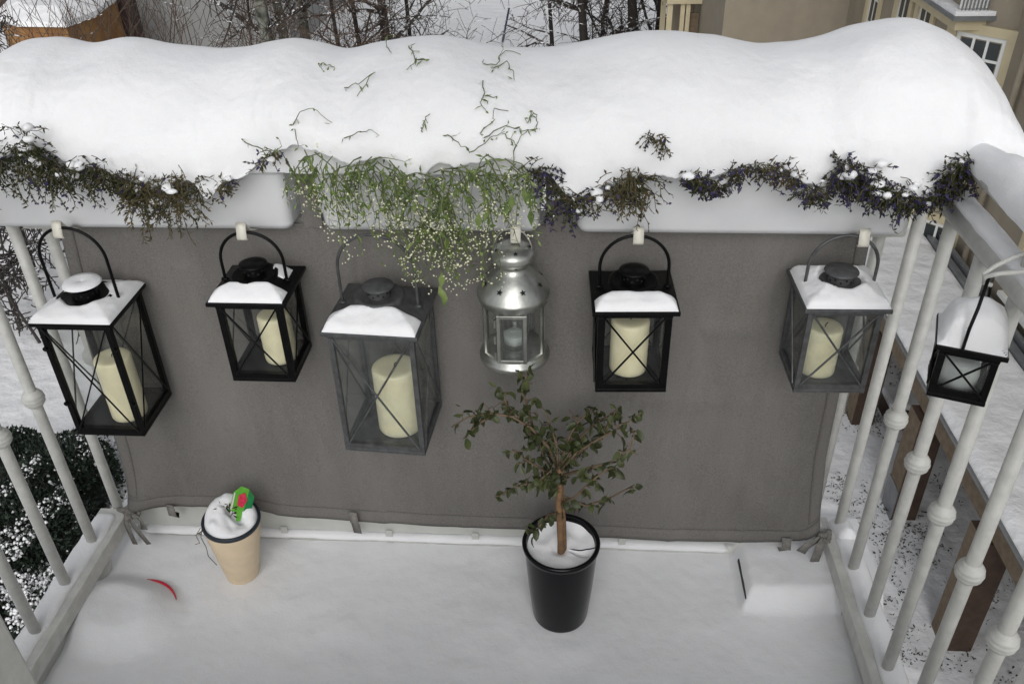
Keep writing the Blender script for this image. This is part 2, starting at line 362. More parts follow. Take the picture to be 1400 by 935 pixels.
# ================================================================== CLOTH SCREEN
scr = thing('privacy_screen', (-.1, -.03, .1), 'taupe grey canvas privacy screen tied across the front railing', 'screen')
CB = [(at(x, y, Y=-.03).x, at(x, y, Y=-.03).z) for x, y in [(180, 688), (260, 690), (350, 695), (400, 705), (480, 710), (600, 716), (720, 722), (820, 733), (900, 736), (1000, 737), (1060, 738), (1090, 735), (1118, 722)]]
CLX = [(.08, -.873), (.3, -.862), (.55, -.846), (.83, -.822)]; CRX = [(.07, .672), (.3, .652), (.55, .645), (.83, .638)]
def clothy(x, z):
    t = (z - .1) / .72
    y = -.026 + .0045 * nz(x * 3, z * 3) * (1.2 - t) + .0012 * nz(x * 12, z * 9, 3)
    for cx, cz, dx, dz, a, w in ((-.86, .12, 1, .9, .0050, .035), (-.86, .12, 1, 1.8, .0042, .03), (-.86, .12, .45, 1, .0035, .022), (.66, .09, -1, .75, .0042, .03), (.66, .09, -.6, 1.2, .0036, .025), (-.6, .7, .12, -1, .003, .02), (-.25, .55, .15, -1, .0028, .02), (.42, .62, 1, .07, .0026, .02), (.3, .45, 1, .03, .0022, .02), (-.42, .5, .25, -1, .0032, .018)):
        l = math.hypot(dx, dz); ux, uz = dx / l, dz / l; rx, rz = x - cx, z - cz; al = rx * ux + rz * uz; ac = rx * uz - rz * ux
        if al > -.05: y -= 1.9 * a * math.exp(-(ac / (w + .05 * max(al, 0))) ** 2) * math.exp(-max(al, 0) / .35)
    for cx, a, w, sl in ((-.72, .004, .012, .05), (-.55, .005, .01, -.06), (-.47, .0035, .008, .02), (-.28, .005, .011, .04), (-.12, .003, .009, -.03), (.05, .004, .012, .02), (.17, .0035, .009, -.05), (.36, .005, .012, .03), (.5, .004, .010, -.02), (.6, .004, .009, .02)):
        y -= a * math.exp(-((x - cx - sl * (z - .4) - .012 * nz(z * 4, cx * 9)) / w) ** 2) * (.35 + .65 * max(0, nz(cx * 7, z * 2.2, 4) + .4))
    y -= .006 * math.exp(-((z - interp(CB, x)) / .03) ** 2)
    return y
def clothp(u, v, lo=0.0, hi=1.0, off=0.0):
    v = lo + (hi - lo) * v; z = .83; xa = interp(CLX, .1 + .73 * v); xb = interp(CRX, .08 + .75 * v); x = xa + (xb - xa) * u
    zb = interp(CB, x); z = zb + (.832 - zb) * v
    return (x, clothy(x, z) - off, z)
m = MB(); m.grid(300, 90, lambda u, v: clothp(u, v))
o = m.build('canvas_sheet', 'canvas', scr, True); o.matrix_parent_inverse = Matrix.Translation(scr.location).inverted()
sm = o.modifiers.new('solid', 'SOLIDIFY'); sm.thickness = .0012; sm.offset = 1
def hem(name, fn):
    m = MB(); m.grid(120, 4, fn); o = m.build(name, 'canvas', scr, True); o.matrix_parent_inverse = Matrix.Translation(scr.location).inverted()
    s = o.modifiers.new('solid', 'SOLIDIFY'); s.thickness = .0016; s.offset = 0
hem('bottom_hem', lambda u, v: clothp(u, v, 0, .042, .0022 + .0012 * math.sin(math.pi * v)))
hem('side_hem', lambda u, v: clothp(.985 + .015 * v, .05 + .95 * u, 0, 1, .0022))
hem('side_hem', lambda u, v: clothp(.017 * v, .05 + .95 * u, 0, 1, .0022))
for xa, xb in ((-.3595, -.3245), (.0755, .1195)):
    m = MB(); m.grid(6, 10, lambda u, v: (xa + (xb - xa) * u, -.034 + .003 * math.sin(u * 5 + v), .826 + .125 * v)); o = m.build('canvas_fold', 'canvas', scr, True); o.matrix_parent_inverse = Matrix.Translation(scr.location).inverted()
def tie(pts, w=.009):
    m = MB(); P = [Vector(q) for q in pts]
    vs = []; fs = []
    for i, q in enumerate(P):
        d = (P[min(i + 1, len(P) - 1)] - P[max(i - 1, 0)]).normalized(); sd = d.cross(Vector((.2, 1, .3))).normalized() * w * (1 + .2 * nz(i, w * 100))
        vs += [q - sd, q + sd]
    for i in range(len(P) - 1): fs.append((2 * i, 2 * i + 1, 2 * i + 3, 2 * i + 2))
    m.add(vs, fs); o = m.build('tie_strap', 'tie', scr, True); o.matrix_parent_inverse = Matrix.Translation(scr.location).inverted()
    s = o.modifiers.new('solid', 'SOLIDIFY'); s.thickness = .0014
def knot(p, r=.016):
    m = MB(); pts = []
    for i in range(26):
        t = i / 25 * 4 * math.pi; pts.append(Vector(p) + Vector((r * math.cos(t) * (1 - .2 * i / 25), r * .55 * math.sin(2 * t + .5), r * .8 * math.sin(t) + .004 * math.sin(3 * t))))
    m.tube(pts, .0052, 8); o = m.build('tie_knot', 'tie', scr, True); o.matrix_parent_inverse = Matrix.Translation(scr.location).inverted()
kl = Vector((-.885, -.042, .108)); kr = Vector((.683, -.04, .098))
knot(kl, .017); knot(kl + Vector((.02, -.006, .004)), .012); knot(kr, .013)
tie([kl, kl + Vector((.02, -.02, -.03)), kl + Vector((.045, -.028, -.075))]); tie([kl, kl + Vector((-.004, -.012, -.03)), kl + Vector((.006, -.02, -.085))], .007)
tie([kl + Vector((.01, 0, 0)), kl + Vector((.04, -.02, -.005)), kl + Vector((.045, -.025, -.03))], .010)
tie([kr, kr + Vector((-.012, -.02, -.01)), kr + Vector((-.02, -.03, -.05))], .009); tie([kr + Vector((-.01, -.005, 0)), kr + Vector((-.04, -.02, -.01)), kr + Vector((-.05, -.02, -.03))], .011)
for px, py, l in ((482, 700, .075), (1076, 735, .05), (232, 690, .03)):
    p = at(px, py, Y=-.045); tie([p, p + Vector((.002, -.004, -.03)), p + Vector((-.002, .012, -.045)), p + Vector((.001, .01, -l))], .010)

# ================================================================== FLOWER BOXES
def flower_box(x0, x1, label):
    o = thing('flower_box', ((x0 + x1) / 2, .03, .836), label, 'flower box', 'white flower boxes along the railing'); w = (x1 - x0) / 2
    m = MB()
    def ring(y0, y1, hw, z, r):
        pts = []
        for cx, cy, a0 in ((hw - r, y1 - r, 0), (-hw + r, y1 - r, 90), (-hw + r, y0 + r, 180), (hw - r, y0 + r, 270)):
            for k in range(6): a = R_(a0 + 18 * k); pts.append((cx + r * math.cos(a), cy + r * math.sin(a), z))
        return pts
    rings = [ring(-.080, .075, w - .022, 0, .012), ring(-.092, .085, w - .013, .002, .014), ring(-.096, .09, w - .008, .012, .016), ring(-.108, .10, w - .004, .112, .018)]
    n = 24; vs = [q for r in rings for q in r]; fs = [tuple(range(n - 1, -1, -1))]
    for i in range(len(rings) - 1):
        for k in range(n): fs.append((i * n + k, i * n + (k + 1) % n, (i + 1) * n + (k + 1) % n, (i + 1) * n + k))
    m.add(vs, fs); m.build('tub', 'box_plastic', o, True)
    m = MB(); rr = [ring(-.108, .10, w - .004, .112, .018), ring(-.114, .106, w, .113, .02), ring(-.115, .107, w + .001, .122, .02), ring(-.113, .105, w - .001, .126, .02), ring(-.102, .094, w - .01, .126, .016), ring(-.1, .092, w - .012, .11, .016)]
    vs = [q for r in rr for q in r]; fs = []
    for i in range(len(rr) - 1):
        for k in range(n): fs.append((i * n + k, i * n + (k + 1) % n, (i + 1) * n + (k + 1) % n, (i + 1) * n + k))
    m.add(vs, fs); m.build('rim', 'box_plastic', o, True)
    m = MB(); m.box(-w + .014, w - .014, -.098, .09, .085, .119); m.build('snow_fill', 'snow', o, True)
    return o
flower_box(-.965, -.362, 'white plastic flower box at the left end under brown frosted plants')
flower_box(-.322, .073, 'short white plastic flower box in the middle under the green plant')
flower_box(.122, .692, 'white plastic flower box at the right end under blue flowered plants')

# ------------------------------------------------------------------ big snow drift over the boxes
TOPS = [(18, 62), (40, 50), (80, 48), (130, 58), (160, 50), (190, 49), (230, 58), (290, 65), (340, 62), (400, 49), (440, 55), (470, 66), (500, 60), (560, 48), (600, 45), (640, 52), (690, 64), (760, 62), (820, 50), (880, 38), (930, 40), (985, 47), (1030, 58), (1080, 55), (1130, 45), (1170, 30), (1215, 21), (1250, 22), (1290, 40), (1330, 70)]
EDGE = [(-60, 225), (-20, 220), (5, 212), (28, 196), (45, 200), (60, 210), (75, 222), (120, 238), (165, 240), (185, 252), (228, 254), (245, 240), (262, 244), (288, 270), (300, 248), (335, 238), (350, 218), (400, 200), (430, 205), (470, 226), (520, 215), (548, 238), (562, 252), (578, 240), (600, 226), (640, 230), (680, 218), (730, 232), (748, 238), (768, 258), (783, 272), (800, 264), (830, 250), (858, 256), (872, 240), (930, 241), (960, 246), (1000, 236), (1075, 226), (1098, 250), (1125, 259), (1152, 236), (1190, 238), (1205, 252), (1262, 270), (1288, 266), (1304, 242), (1330, 208), (1345, 200)]
YF_S, YC_S = -.135, .075
crest = sorted((at(x, y, Y=YC_S + .022).x, at(x, y, Y=YC_S + .022).z) for x, y in TOPS)
crest = [(-1.10, .985), (-.97, 1.02), (-.925, 1.06)] + [c for c in crest if c[0] > -.91] + [(.80, 1.075), (.825, 1.02), (.85, .97)]
edge = sorted((at(x, y, Y=YF_S).x, at(x, y, Y=YF_S).z) for x, y in EDGE)
edge = [(-1.1, .95)] + edge + [(.78, 1.0), (.9, .97)]
def smooth(pts, sig):
    xs = np.arange(-1.12, .92, .002); v = np.interp(xs, [q[0] for q in pts], [q[1] for q in pts]); kx = np.arange(-40, 41) * .002; kk = np.exp(-(kx / sig) ** 2 / 2); kk /= kk.sum()
    v = np.convolve(np.pad(v, 40, mode='edge'), kk, mode='valid'); return xs, v
CX, CV = smooth(crest, .013); EX, EV_ = smooth(edge, .006)
XS0, XS1 = -1.08, .838
def driftp(x, v):
    e = math.sqrt(max(0, 1 - (1 - min(1, min((x - XS0) / .03, (XS1 - x) / .03))) ** 2))
    zc = float(np.interp(x, CX, CV)) + .002 * nz(x * 22, 1.5); ze = min(float(np.interp(x, EX, EV_)) + .006 * nz(x * 38, 3.3) + .0035 * nz(x * 110, 8.3), zc - .02)
    yf = YF_S + .012 * nz(x * 9, 7.1) - .10 * (1.0 - ss(.90, 1.0, ze) - .4) * .18
    zk = .93
    if v < .35:
        t = (1 - v / .35) * math.pi / 2 * 1.12; y = YC_S + .125 * math.sin(t); z = zk + (zc - zk) * max(0, math.cos(t)) ** .75 - .02 * max(0, t - 1.57)
    elif v < .9:
        t = (v - .35) / .55; a = t * math.pi / 2; y = YC_S + (yf - YC_S) * math.sin(a) ** 1.0; z = ze + (zc - ze) * (math.cos(a) ** .82 if a < 1.5707 else 0)
    else:
        t = (v - .9) / .1; y = yf - .004 * math.sin(min(1, t * 2) * 3.14) + min(1, t * 2) ** 1.6 * (.030 if ze > .955 else .04); z = ze - .005 * math.sin(min(1, t * 2) * 1.57) - max(0, t * 2 - 1) * max(.002, ze - .005 - .957)
    q = .016 * nz(x * 4.2, y * 6, z * 6) + .0055 * nz(x * 11, y * 12, z * 12 + 4) + .0010 * nz(x * 34, y * 34, z * 34) + .0009 * nz(x * 80, y * 80, z * 80)
    w = ss(.36, .55, v) * (1 - ss(.86, .96, v))
    ny, nzz = -.75, .65
    y += q * ny * w; z += q * nzz * w
    return Vector((x, .03 + (y - .03) * (.35 + .65 * e), .93 + (z - .93) * (.2 + .8 * e)))
m = MB(); NU, NV = 620, 130
m.grid(NU, NV, lambda u, v: driftp(XS0 + (XS1 - XS0) * u, v))
drift = m.build('snow_drift', 'snow', None, True)
tag(drift, 'thick rounded heap of snow lying over the flower boxes', 'snow')
BV = BVHTree.FromPolygons([Vector(q) for q in m.v], m.f)
def on_snow(px, py):
    h = BV.ray_cast(CAM, ray(px, py).normalized())
    return h[0] if h[0] else at(px, py, Y=-.05)

# ================================================================== PLANTS ON THE BOXES
def leafquad(m, p, d, l, w, up=None):
    d = d.normalized(); s = d.cross(up if up else Vector((random.uniform(-1, 1), random.uniform(-1, 1), random.uniform(-1, 1)))).normalized(); nrm = s.cross(d)
    m.add([p, p + d * l * .45 + s * w * .5 + nrm * l * .07, p + d * l, p + d * l * .45 - s * w * .5 + nrm * l * .07], [(0, 1, 2, 3)])
def rv(a=1): return Vector((random.uniform(-a, a), random.uniform(-a, a), random.uniform(-a, a)))
def blob(m, p, r):
    vs = [p + Vector(q) * r * random.uniform(.7, 1.2) for q in ((1, 0, 0), (-1, 0, 0), (0, 1, 0), (0, -1, 0), (0, 0, 1), (0, 0, -1))]
    m.add(vs, [(0, 2, 4), (2, 1, 4), (1, 3, 4), (3, 0, 4), (2, 0, 5), (1, 2, 5), (3, 1, 5), (0, 3, 5)])
ICO = None
def lump(m, p, r):
    global ICO
    if ICO is None:
        b = bmesh.new(); bmesh.ops.create_icosphere(b, subdivisions=2, radius=1); b.verts.ensure_lookup_table()
        ICO = ([v.co.copy() for v in b.verts], [tuple(v.index for v in f.verts) for f in b.faces]); b.free()
    sx, sy, sz, o = random.uniform(.8, 1.6), random.uniform(.7, 1.1), random.uniform(.55, .9), random.uniform(0, 50)
    m.add([p + Vector((q.x * sx, q.y * sy, q.z * sz)) * r * (1 + .35 * mnoise.noise(q * 1.6 + Vector((o, 0, 0)))) for q in ICO[0]], ICO[1])
def lobelia(label, top, low, nst, leafm, flw=.12, seed=1, dens=1.0):
    """top / low: pixel polylines of the upper edge and the lowest reach"""
    random.seed(seed)
    x0, x1 = top[0][0], top[-1][0]; base = at((x0 + x1) / 2, interp(top, (x0 + x1) / 2), Y=-.11)
    o = thing('trailing_plant', base, label, 'plant', 'frosted trailing plants along the boxes')
    inv = Matrix.Translation(base).inverted(); st, lf, fl = MB(), MB(), MB()
    ncl = max(3, int((x1 - x0) / 12)); cls = [(random.uniform(x0, x1), random.uniform(2, 8), random.uniform(.35, 1.12) ** 1.1) for _ in range(ncl)]
    sb = MB()
    for i in range(int(nst * .72)):
        cx, cs, cl_ = random.choice(cls); px = min(max(random.gauss(cx, cs), x0 - 4), x1 + 4); up = random.random() < .07; py = interp(top, px) + (random.uniform(-20, 0) if up else random.uniform(-5, 9)); d = cl_ * random.uniform(.35, 1)
        p = at(px, py, Y=random.uniform(-.158, -.142) if up else random.uniform(-.152, -.118)); ln = max(.012, (interp(low, px) - py) * d * .00118)
        if up: ln = min(ln, .03)
        q = p.copy(); pts = [q.copy()]; sw = Vector((random.uniform(-.8, .8), random.uniform(-.35, .0), random.uniform(-.9, .3))); n = max(3, int(ln / .0075)); wd = random.uniform(.3, .75)
        for k in range(n):
            sw = (sw + rv(wd) + Vector((0, .02, -.16))).normalized(); q = q + sw * ln / n * 1.15
            if q.y > -.094: q.y = -.094 - random.random() * .008
            pts.append(q.copy()); f = k / n
            for _ in range(2 if random.random() < dens else 1):
                if random.random() < flw * (.3 + f):
                    for _ in range(3): leafquad(fl, q, rv() + Vector((0, -.4, -.2)), random.uniform(.004, .009), .0045)
                else: leafquad(lf, q, sw + rv(1.3), random.uniform(.004, .012), random.uniform(.0018, .0042))
        st.tube(pts, .0007, 3, False)
        if random.random() < .06: lump(sb, pts[len(pts) // 3] + Vector((0, -.003, .003)), random.uniform(.003, .0095))
    for mb, nm, mt in ((st, 'stems', 'lobelia_stem'), (lf, 'leaves', leafm), (fl, 'flowers', 'lobelia_flower'), (sb, 'snow_crumbs', 'snow')):
        if mb.f: c = mb.build(nm, mt, o, nm == 'snow_crumbs'); c.matrix_parent_inverse = inv; c['kind'] = 'stuff'
    return o
lobelia('dark green frosted plant at the far left edge of the boxes', [(-30, 200), (5, 215), (30, 190), (55, 210), (70, 235)], [(-30, 310), (0, 310), (30, 300), (70, 265)], 230, 'lobelia_leaf', .03, 1)
lobelia('dense dark olive plant hanging above the big black lantern', [(66, 240), (90, 232), (120, 226), (150, 240), (172, 250)], [(66, 290), (90, 310), (120, 300), (150, 300), (172, 265)], 260, 'lobelia_leaf', .05, 2)
lobelia('brownish plant drooping below the snow left of the small black lantern', [(170, 250), (200, 256), (228, 256), (248, 238), (275, 250), (292, 268)], [(170, 285), (205, 325), (240, 345), (270, 310), (292, 290)], 330, 'lobelia_dry', .03, 3)
lobelia('sparse brown sprigs beside the left edge of the green plant', [(292, 262), (305, 248), (340, 238), (352, 222), (378, 205)], [(292, 290), (312, 285), (340, 262), (378, 225)], 75, 'lobelia_dry', .10, 4, .4)
lobelia('blue violet sprigs in the gap between middle and right boxes', [(740, 232), (752, 240), (770, 262), (782, 274)], [(740, 262), (760, 300), (775, 320), (790, 310)], 120, 'lobelia_leaf', .38, 5)
lobelia('withered straw brown plant above the black lantern with the single cross', [(782, 272), (800, 262), (830, 256), (860, 250), (888, 232)], [(782, 330), (800, 315), (830, 310), (860, 320), (888, 280)], 210, 'lobelia_dry', .05, 6, .7)
lobelia('short brown sprigs on the rim of the right box', [(885, 185), (905, 190), (918, 215), (938, 240)], [(885, 200), (905, 215), (918, 240), (938, 255)], 38, 'lobelia_dry', .12, 7, .6)
lobelia('violet flowered clump left of centre on the right box', [(934, 240), (960, 248), (985, 250), (1003, 236)], [(934, 262), (960, 282), (985, 282), (1003, 262)], 170, 'lobelia_leaf', .32, 8)
lobelia('green and straw sprigs arching in the middle of the right box', [(1000, 240), (1025, 228), (1060, 226), (1090, 240), (1098, 250)], [(1000, 262), (1025, 255), (1045, 290), (1060, 262), (1098, 268)], 120, 'lobelia_dry', .18, 9, .8)
lobelia('dark violet clump hanging over the right box near the grey lantern', [(1088, 252), (1110, 260), (1130, 262), (1150, 236), (1172, 228), (1195, 240)], [(1088, 280), (1110, 285), (1130, 285), (1165, 290), (1195, 285)], 260, 'lobelia_leaf', .34, 10)
lobelia('dark green flowering clump at the right end of the boxes', [(1190, 245), (1210, 258), (1235, 262), (1262, 274), (1290, 268)], [(1190, 285), (1215, 300), (1240, 310), (1270, 305), (1300, 300)], 330, 'lobelia_leaf', .22, 11)
lobelia('upright dark flowering clump at the right corner beside the handrail', [(1286, 268), (1302, 240), (1322, 218), (1338, 205)], [(1286, 300), (1302, 285), (1322, 275), (1340, 235)], 230, 'lobelia_leaf', .25, 12)

# green plant with tiny white flowers
random.seed(21)
base = at(570, 240, Y=-.12)
eu = thing('spurge_plant', base, 'bushy green plant dotted with tiny cream flowers hanging from the middle box', 'plant')
inv = Matrix.Translation(base).inverted(); st, lf, fl = MB(), MB(), MB()
LOW = [(385, 290), (420, 305), (460, 345), (500, 352), (540, 360), (580, 392), (612, 402), (640, 385), (665, 352), (690, 335), (720, 305), (738, 290)]
TOPE = [(385, 215), (430, 200), (470, 222), (515, 205), (545, 225), (580, 238), (625, 225), (680, 205), (735, 235)]
def strand(px, py, ey, ybase):
    p = at(px, py, Y=ybase); ln = max(.03, (ey - py) * .00118); n = max(4, int(ln / .012)); q = p.copy(); pts = [p.copy()]
    sw = Vector((random.uniform(-.6, .6), random.uniform(-.5, -.1), random.uniform(-.4, .3)))
    for k in range(n):
        f = k / n; sw = (sw + rv(.35) + Vector((0, .05, -.28))).normalized(); q = q + sw * ln / n * 1.12
        if q.y > -.098: q.y = -.098 - random.random() * .01
        pts.append(q.copy())
        if random.random() < .95 - .45 * f:
          for _ in range(2 if f < .4 else 1):
            leafquad(lf, q, sw * .4 + rv(.9) + Vector((0, 0, -.5)), random.uniform(.009, .024) * (1 - .4 * f), random.uniform(.0028, .0065))
        if f > .25 and random.random() < .8:
            b = q + rv(.012); st.tube([q, b], .0004, 3, False)
            for _ in range(random.randint(1, 5)):
                blob(fl, b + rv(.009), random.uniform(.0010, .0022))
    st.tube(pts, [.0011 - .0007 * k / (len(pts) - 1) for k in range(len(pts))], 4, False)
for i in range(165):
    px = random.uniform(388, 736); t = interp(TOPE, px) + random.uniform(0, 30); e = t + (interp(LOW, px) - t) * random.uniform(.35, 1.02)
    if random.random() < .35 + .65 * math.exp(-((px - 560) / 130) ** 2): strand(px, t, e, random.uniform(-.165, -.115))
for i in range(22):
    px = random.gauss(612, 16); strand(px, random.uniform(270, 330), random.uniform(360, 408), random.uniform(-.15, -.105))
# sprigs poking through the snow
SPR = [[(435, 88), (442, 87), (458, 92)], [(472, 122), (490, 114), (512, 98), (488, 132)], [(530, 50), (528, 62), (535, 72)], [(558, 62), (568, 82), (588, 82), (568, 82), (556, 96)],
       [(662, 88), (678, 88), (690, 68), (712, 75)], [(676, 95), (692, 84), (700, 98), (703, 110)], [(660, 112), (661, 132), (656, 140), (664, 150)], [(661, 132), (680, 132)], [(657, 182), (675, 165), (676, 150), (695, 152)],
       [(720, 170), (728, 152), (734, 160), (734, 178), (725, 178)], [(576, 182), (578, 168), (588, 156)], [(610, 185), (622, 192), (640, 206)], [(400, 170), (410, 155), (426, 148), (454, 168)], [(404, 178), (408, 200)], [(472, 190), (490, 182), (508, 178)], [(330, 192), (352, 202), (372, 208), (385, 200)],
       [(660, 190), (690, 172), (715, 178), (735, 176)], [(690, 185), (705, 198), (722, 178)], [(705, 198), (700, 232)], [(640, 210), (670, 190), (690, 180)], [(690, 215), (720, 240), (728, 275)], [(668, 225), (690, 262), (700, 300)]]
for sp in SPR:
    pts = []
    for k, (a, b) in enumerate(sp):
        h = on_snow(a, b) if b < 200 else at(a, b, Y=-.15); n = (CAM - h).normalized(); lift = .004 + (.014 if 0 < k < len(sp) - 1 else .0)
        pts.append(h + n * lift)
    fine = []
    for a_, b_ in zip(pts, pts[1:]):
        for k in range(4): fine.append(a_.lerp(b_, k / 4) + rv(.0022))
    fine.append(pts[-1]); st.tube(fine, [.0010 - .0005 * k / len(fine) for k in range(len(fine))], 4, False)
    for q in fine[::2]:
        if random.random() < .7: leafquad(lf, q + rv(.002), rv() + Vector((0, -.3, -.6)), random.uniform(.005, .016), random.uniform(.002, .0045))
        if random.random() < .25:
            b_ = q + rv(.012); st.tube([q, b_], .0004, 3, False); blob(fl, b_, .0013); leafquad(lf, b_, rv(), .007, .003)
# broad dark leaves low on the right of the clump
for a, b in ((600, 390), (608, 398), (604, 372), (690, 275), (722, 262), (725, 285), (716, 255), (700, 265), (655, 290), (668, 280)):
    p = at(a, b, Y=-.16); leafquad(lf, p, Vector((random.uniform(-.3, .3), -.2, -1)), .03, .012, Vector((0, 1, .2)))
for mb, nm, mt in ((st, 'stems', 'euph_stem'), (lf, 'leaves', 'euph_leaf'), (fl, 'flowers', 'euph_flower')):
    c = mb.build(nm, mt, eu); c.matrix_parent_inverse = inv; c['kind'] = 'stuff'

# ================================================================== LANTERNS
def heightfield(x0, x1, y0, y1, base, thick, n=40):
    """closed little snow layer: top = base + thick, underside = base"""
    m = MB()
    m.grid(n, n, lambda u, v: (x0 + (x1 - x0) * u, y0 + (y1 - y0) * v, base(x0 + (x1 - x0) * u, y0 + (y1 - y0) * v) + .0006 + thick(u, v, x0 + (x1 - x0) * u, y0 + (y1 - y0) * v)))
    return m
def edge_round(u, v, wu, wv, sx, sy):
    a = min(min(u, 1 - u) * sx / wu, 1); b = min(min(v, 1 - v) * sy / wv, 1)
    return math.sqrt(max(0, 1 - (1 - a) ** 2)) * math.sqrt(max(0, 1 - (1 - b) ** 2))
def lantern(label, x, y, z, yaw, wr, wb, H, metal, htop, post, snow, candle, glass='glass', rise=.022, hub=1.0, cross_r=.0016, hw=None, knobs=False):
    o = thing('lantern', (x, y, z), label, 'lantern', 'square glass lanterns hanging from the boxes', R_(yaw)); h = wb / 2; w = wr / 2; t = post / 2
    part('base', metal, o, (-h, h, -h, h, 0, .007), bevel=.001)
    part('top_ring', metal, o, (-h, h, -h, -h + .006, H - .016, H - .001), (-h, h, h - .006, h, H - .016, H - .001), (-h, -h + .006, -h + .0062, h - .0062, H - .016, H - .001), (h - .006, h, -h + .0062, h - .0062, H - .016, H - .001))
    for sx in (-1, 1):
        for sy in (-1, 1): part('post', metal, o, (sx * (h - t) - t + .0003, sx * (h - t) + t - .0003, sy * (h - t) - t + .0003, sy * (h - t) + t - .0003, .0072, H - .0165), bevel=.0008)
    part('floor_rim', metal, o, (-h + post, h - post, -h + .0005, -h + .004, .0072, .017), (-h + post, h - post, h - .004, h - .0005, .0072, .017), (-h + .0005, -h + .004, -h + post, h - post, .0072, .017), (h - .004, h - .0005, -h + post, h - post, .0072, .017))
    gi = h - post * .55
    for k in range(4):
        M = Matrix.Rotation(k * math.pi / 2, 4, 'Z'); m = MB(); m.box(-h + post * .9, h - post * .9, -gi - .001, -gi + .001, .009, H - .008, M); m.build('glass_pane', glass, o)
        m = MB(); a0, a1 = -h + post * .8, h - post * .8; yy = -h + .0005
        m.tube([M @ Vector((a0, yy, .015)), M @ Vector((a1, yy, H - .014))], cross_r, 6)
        m.tube([M @ Vector((a1, yy - .0022, .015)), M @ Vector((a0, yy - .0022, H - .014))], cross_r, 6); m.build('cross_wire', metal, o)
    # hipped roof with folded lip
    m = MB(); q = .030
    def sq(a, zz): return [(-a, -a, zz), (a, -a, zz), (a, a, zz), (-a, a, zz)]
    vs = sq(w - .006, H - .006) + sq(w, H - .007) + sq(w, H) + sq(q, H + rise) ; fs = [(3, 2, 1, 0)]
    for i in range(3):
        for k in range(4): fs.append((4 * i + k, 4 * i + (k + 1) % 4, 4 * i + 4 + (k + 1) % 4, 4 * i + 4 + k))
    fs.append((12, 13, 14, 15)); m.add(vs, fs); rf = m.build('roof', metal, o, bevel=.0012)
    def roofz(xx, yy): a = max(abs(xx), abs(yy)); return H + rise * max(0, min(1, (w - a) / (w - q)))
    # pressed collar, perforated chimney and flared cap
    m = MB(); m.lathe([(.047 * hub, H + rise * .45), (.0455 * hub, H + rise + .0015), (.041 * hub, H + rise + .0035), (.034 * hub, H + rise + .0015), (.022 * hub, H + rise + .001)], 32); m.build('collar', metal, o, True)
    m = MB(); m.lathe([(.021 * hub, H + rise - .004), (.0205 * hub, H + rise + .016)], 28); m.build('chimney', metal, o, True)
    ch = o.children[-1]
    for k in range(14):
        a = 2 * math.pi * k / 14; c = Vector((.0208 * hub * math.cos(a), .0208 * hub * math.sin(a), H + rise + .006 + .004 * (k % 2))); d = Vector((math.cos(a), math.sin(a), 0))
        m = MB(); m.tube([c - d * .0008, c + d * .0006], .0019, 8); m.build('vent_hole', 'hole', ch)
    m = MB(); zc = H + rise + .014
    if knobs: m.lathe([(.0195 * hub, zc - .002), (.026 * hub, zc + .002), (.0325 * hub, zc + .008), (.0335 * hub, zc + .0105), (.032 * hub, zc + .012), (.018 * hub, zc + .0125), (.0001, zc + .012)], 32)
    else: m.lathe([(.0205 * hub, zc + .0015), (.0275 * hub, zc + .003), (.0285 * hub, zc + .0045), (.0275 * hub, zc + .0065), (.016 * hub, zc + .010), (.0001, zc + .0112)], 32); m.build('cap', metal, o, True)
    # handle: flat wire arch fixed at the roof's left and right edges
    hw = hw or w * .80; hz = htop - z; z0 = roofz(hw, 0) - .001; pts = []; ar = hw
    zs = max(z0 + .01, hz - ar)
    for k in range(6): pts.append((-hw, 0, z0 + (zs - z0) * k / 5))
    for k in range(1, 24): a = math.pi * k / 24; pts.append((-hw * math.cos(a), 0, zs + (hz - zs) * math.sin(a)))
    for k in range(6): pts.append((hw, 0, zs + (z0 - zs) * k / 5))
    m = MB(); m.tube(pts, .0029, 8); m.build('handle', metal, o, True)
    for s in (-1, 1): m = MB(); m.tube([(s * hw - s * .005, 0, z0 + .003), (s * hw + s * .006, 0, z0 + .003)], .0035, 8); m.build('handle_pin', metal, o, True)
    if knobs:
        for s in (-1, 1):
            for zz in (.3, .78): m = MB(); m.tube([(s * h * .96, -h - .004, H * zz), (s * h * .96, -h + .003, H * zz)], .0045, 8); m.build('door_hinge', metal, o)
    # snow lying on the roof
    for (u0, u1, v0, v1, th, sd_) in snow:
        X0, X1, Y0, Y1 = u0 * w, u1 * w, v0 * w, v1 * w
        def tk(u, v, xx, yy):
            er = edge_round(u, v, .014, .012, X1 - X0, Y1 - Y0); wob = .80 + .30 * nz(xx * 26 + sd_, yy * 26) + .10 * nz(xx * 90 + sd_, yy * 90)
            r = math.hypot(xx, yy); hole = ss(.030 * hub, .040 * hub, r) if th < .02 else 1
            return th * er * max(.15, wob) * hole - .003 * (1 - hole)
        c = heightfield(X0, X1, Y0, Y1, roofz, tk).build('snow', 'snow', o, True)
    if candle:
        r, hh, cx, cy, clabel = candle; c = thing('pillar_candle', Matrix.Translation((x, y, z)) @ Matrix.Rotation(R_(yaw), 4, 'Z') @ Vector((cx, cy, .0075)), clabel, 'candle', 'pillar candles inside the lanterns')
        m = MB(); pr = [(.0001, 0), (r * .97, 0), (r, .003)] + [(r * (1 + .006 * math.sin(9 * k)), .003 + (hh - .008) * k / 10) for k in range(1, 11)] + [(r * .975, hh - .002), (r * .92, hh), (r * .80, hh + .0008), (r * .45, hh + .0002), (r * .2, hh - .001), (.0001, hh - .0015)]
        m.lathe(pr, 32); m.build('wax', 'wax', c, True)
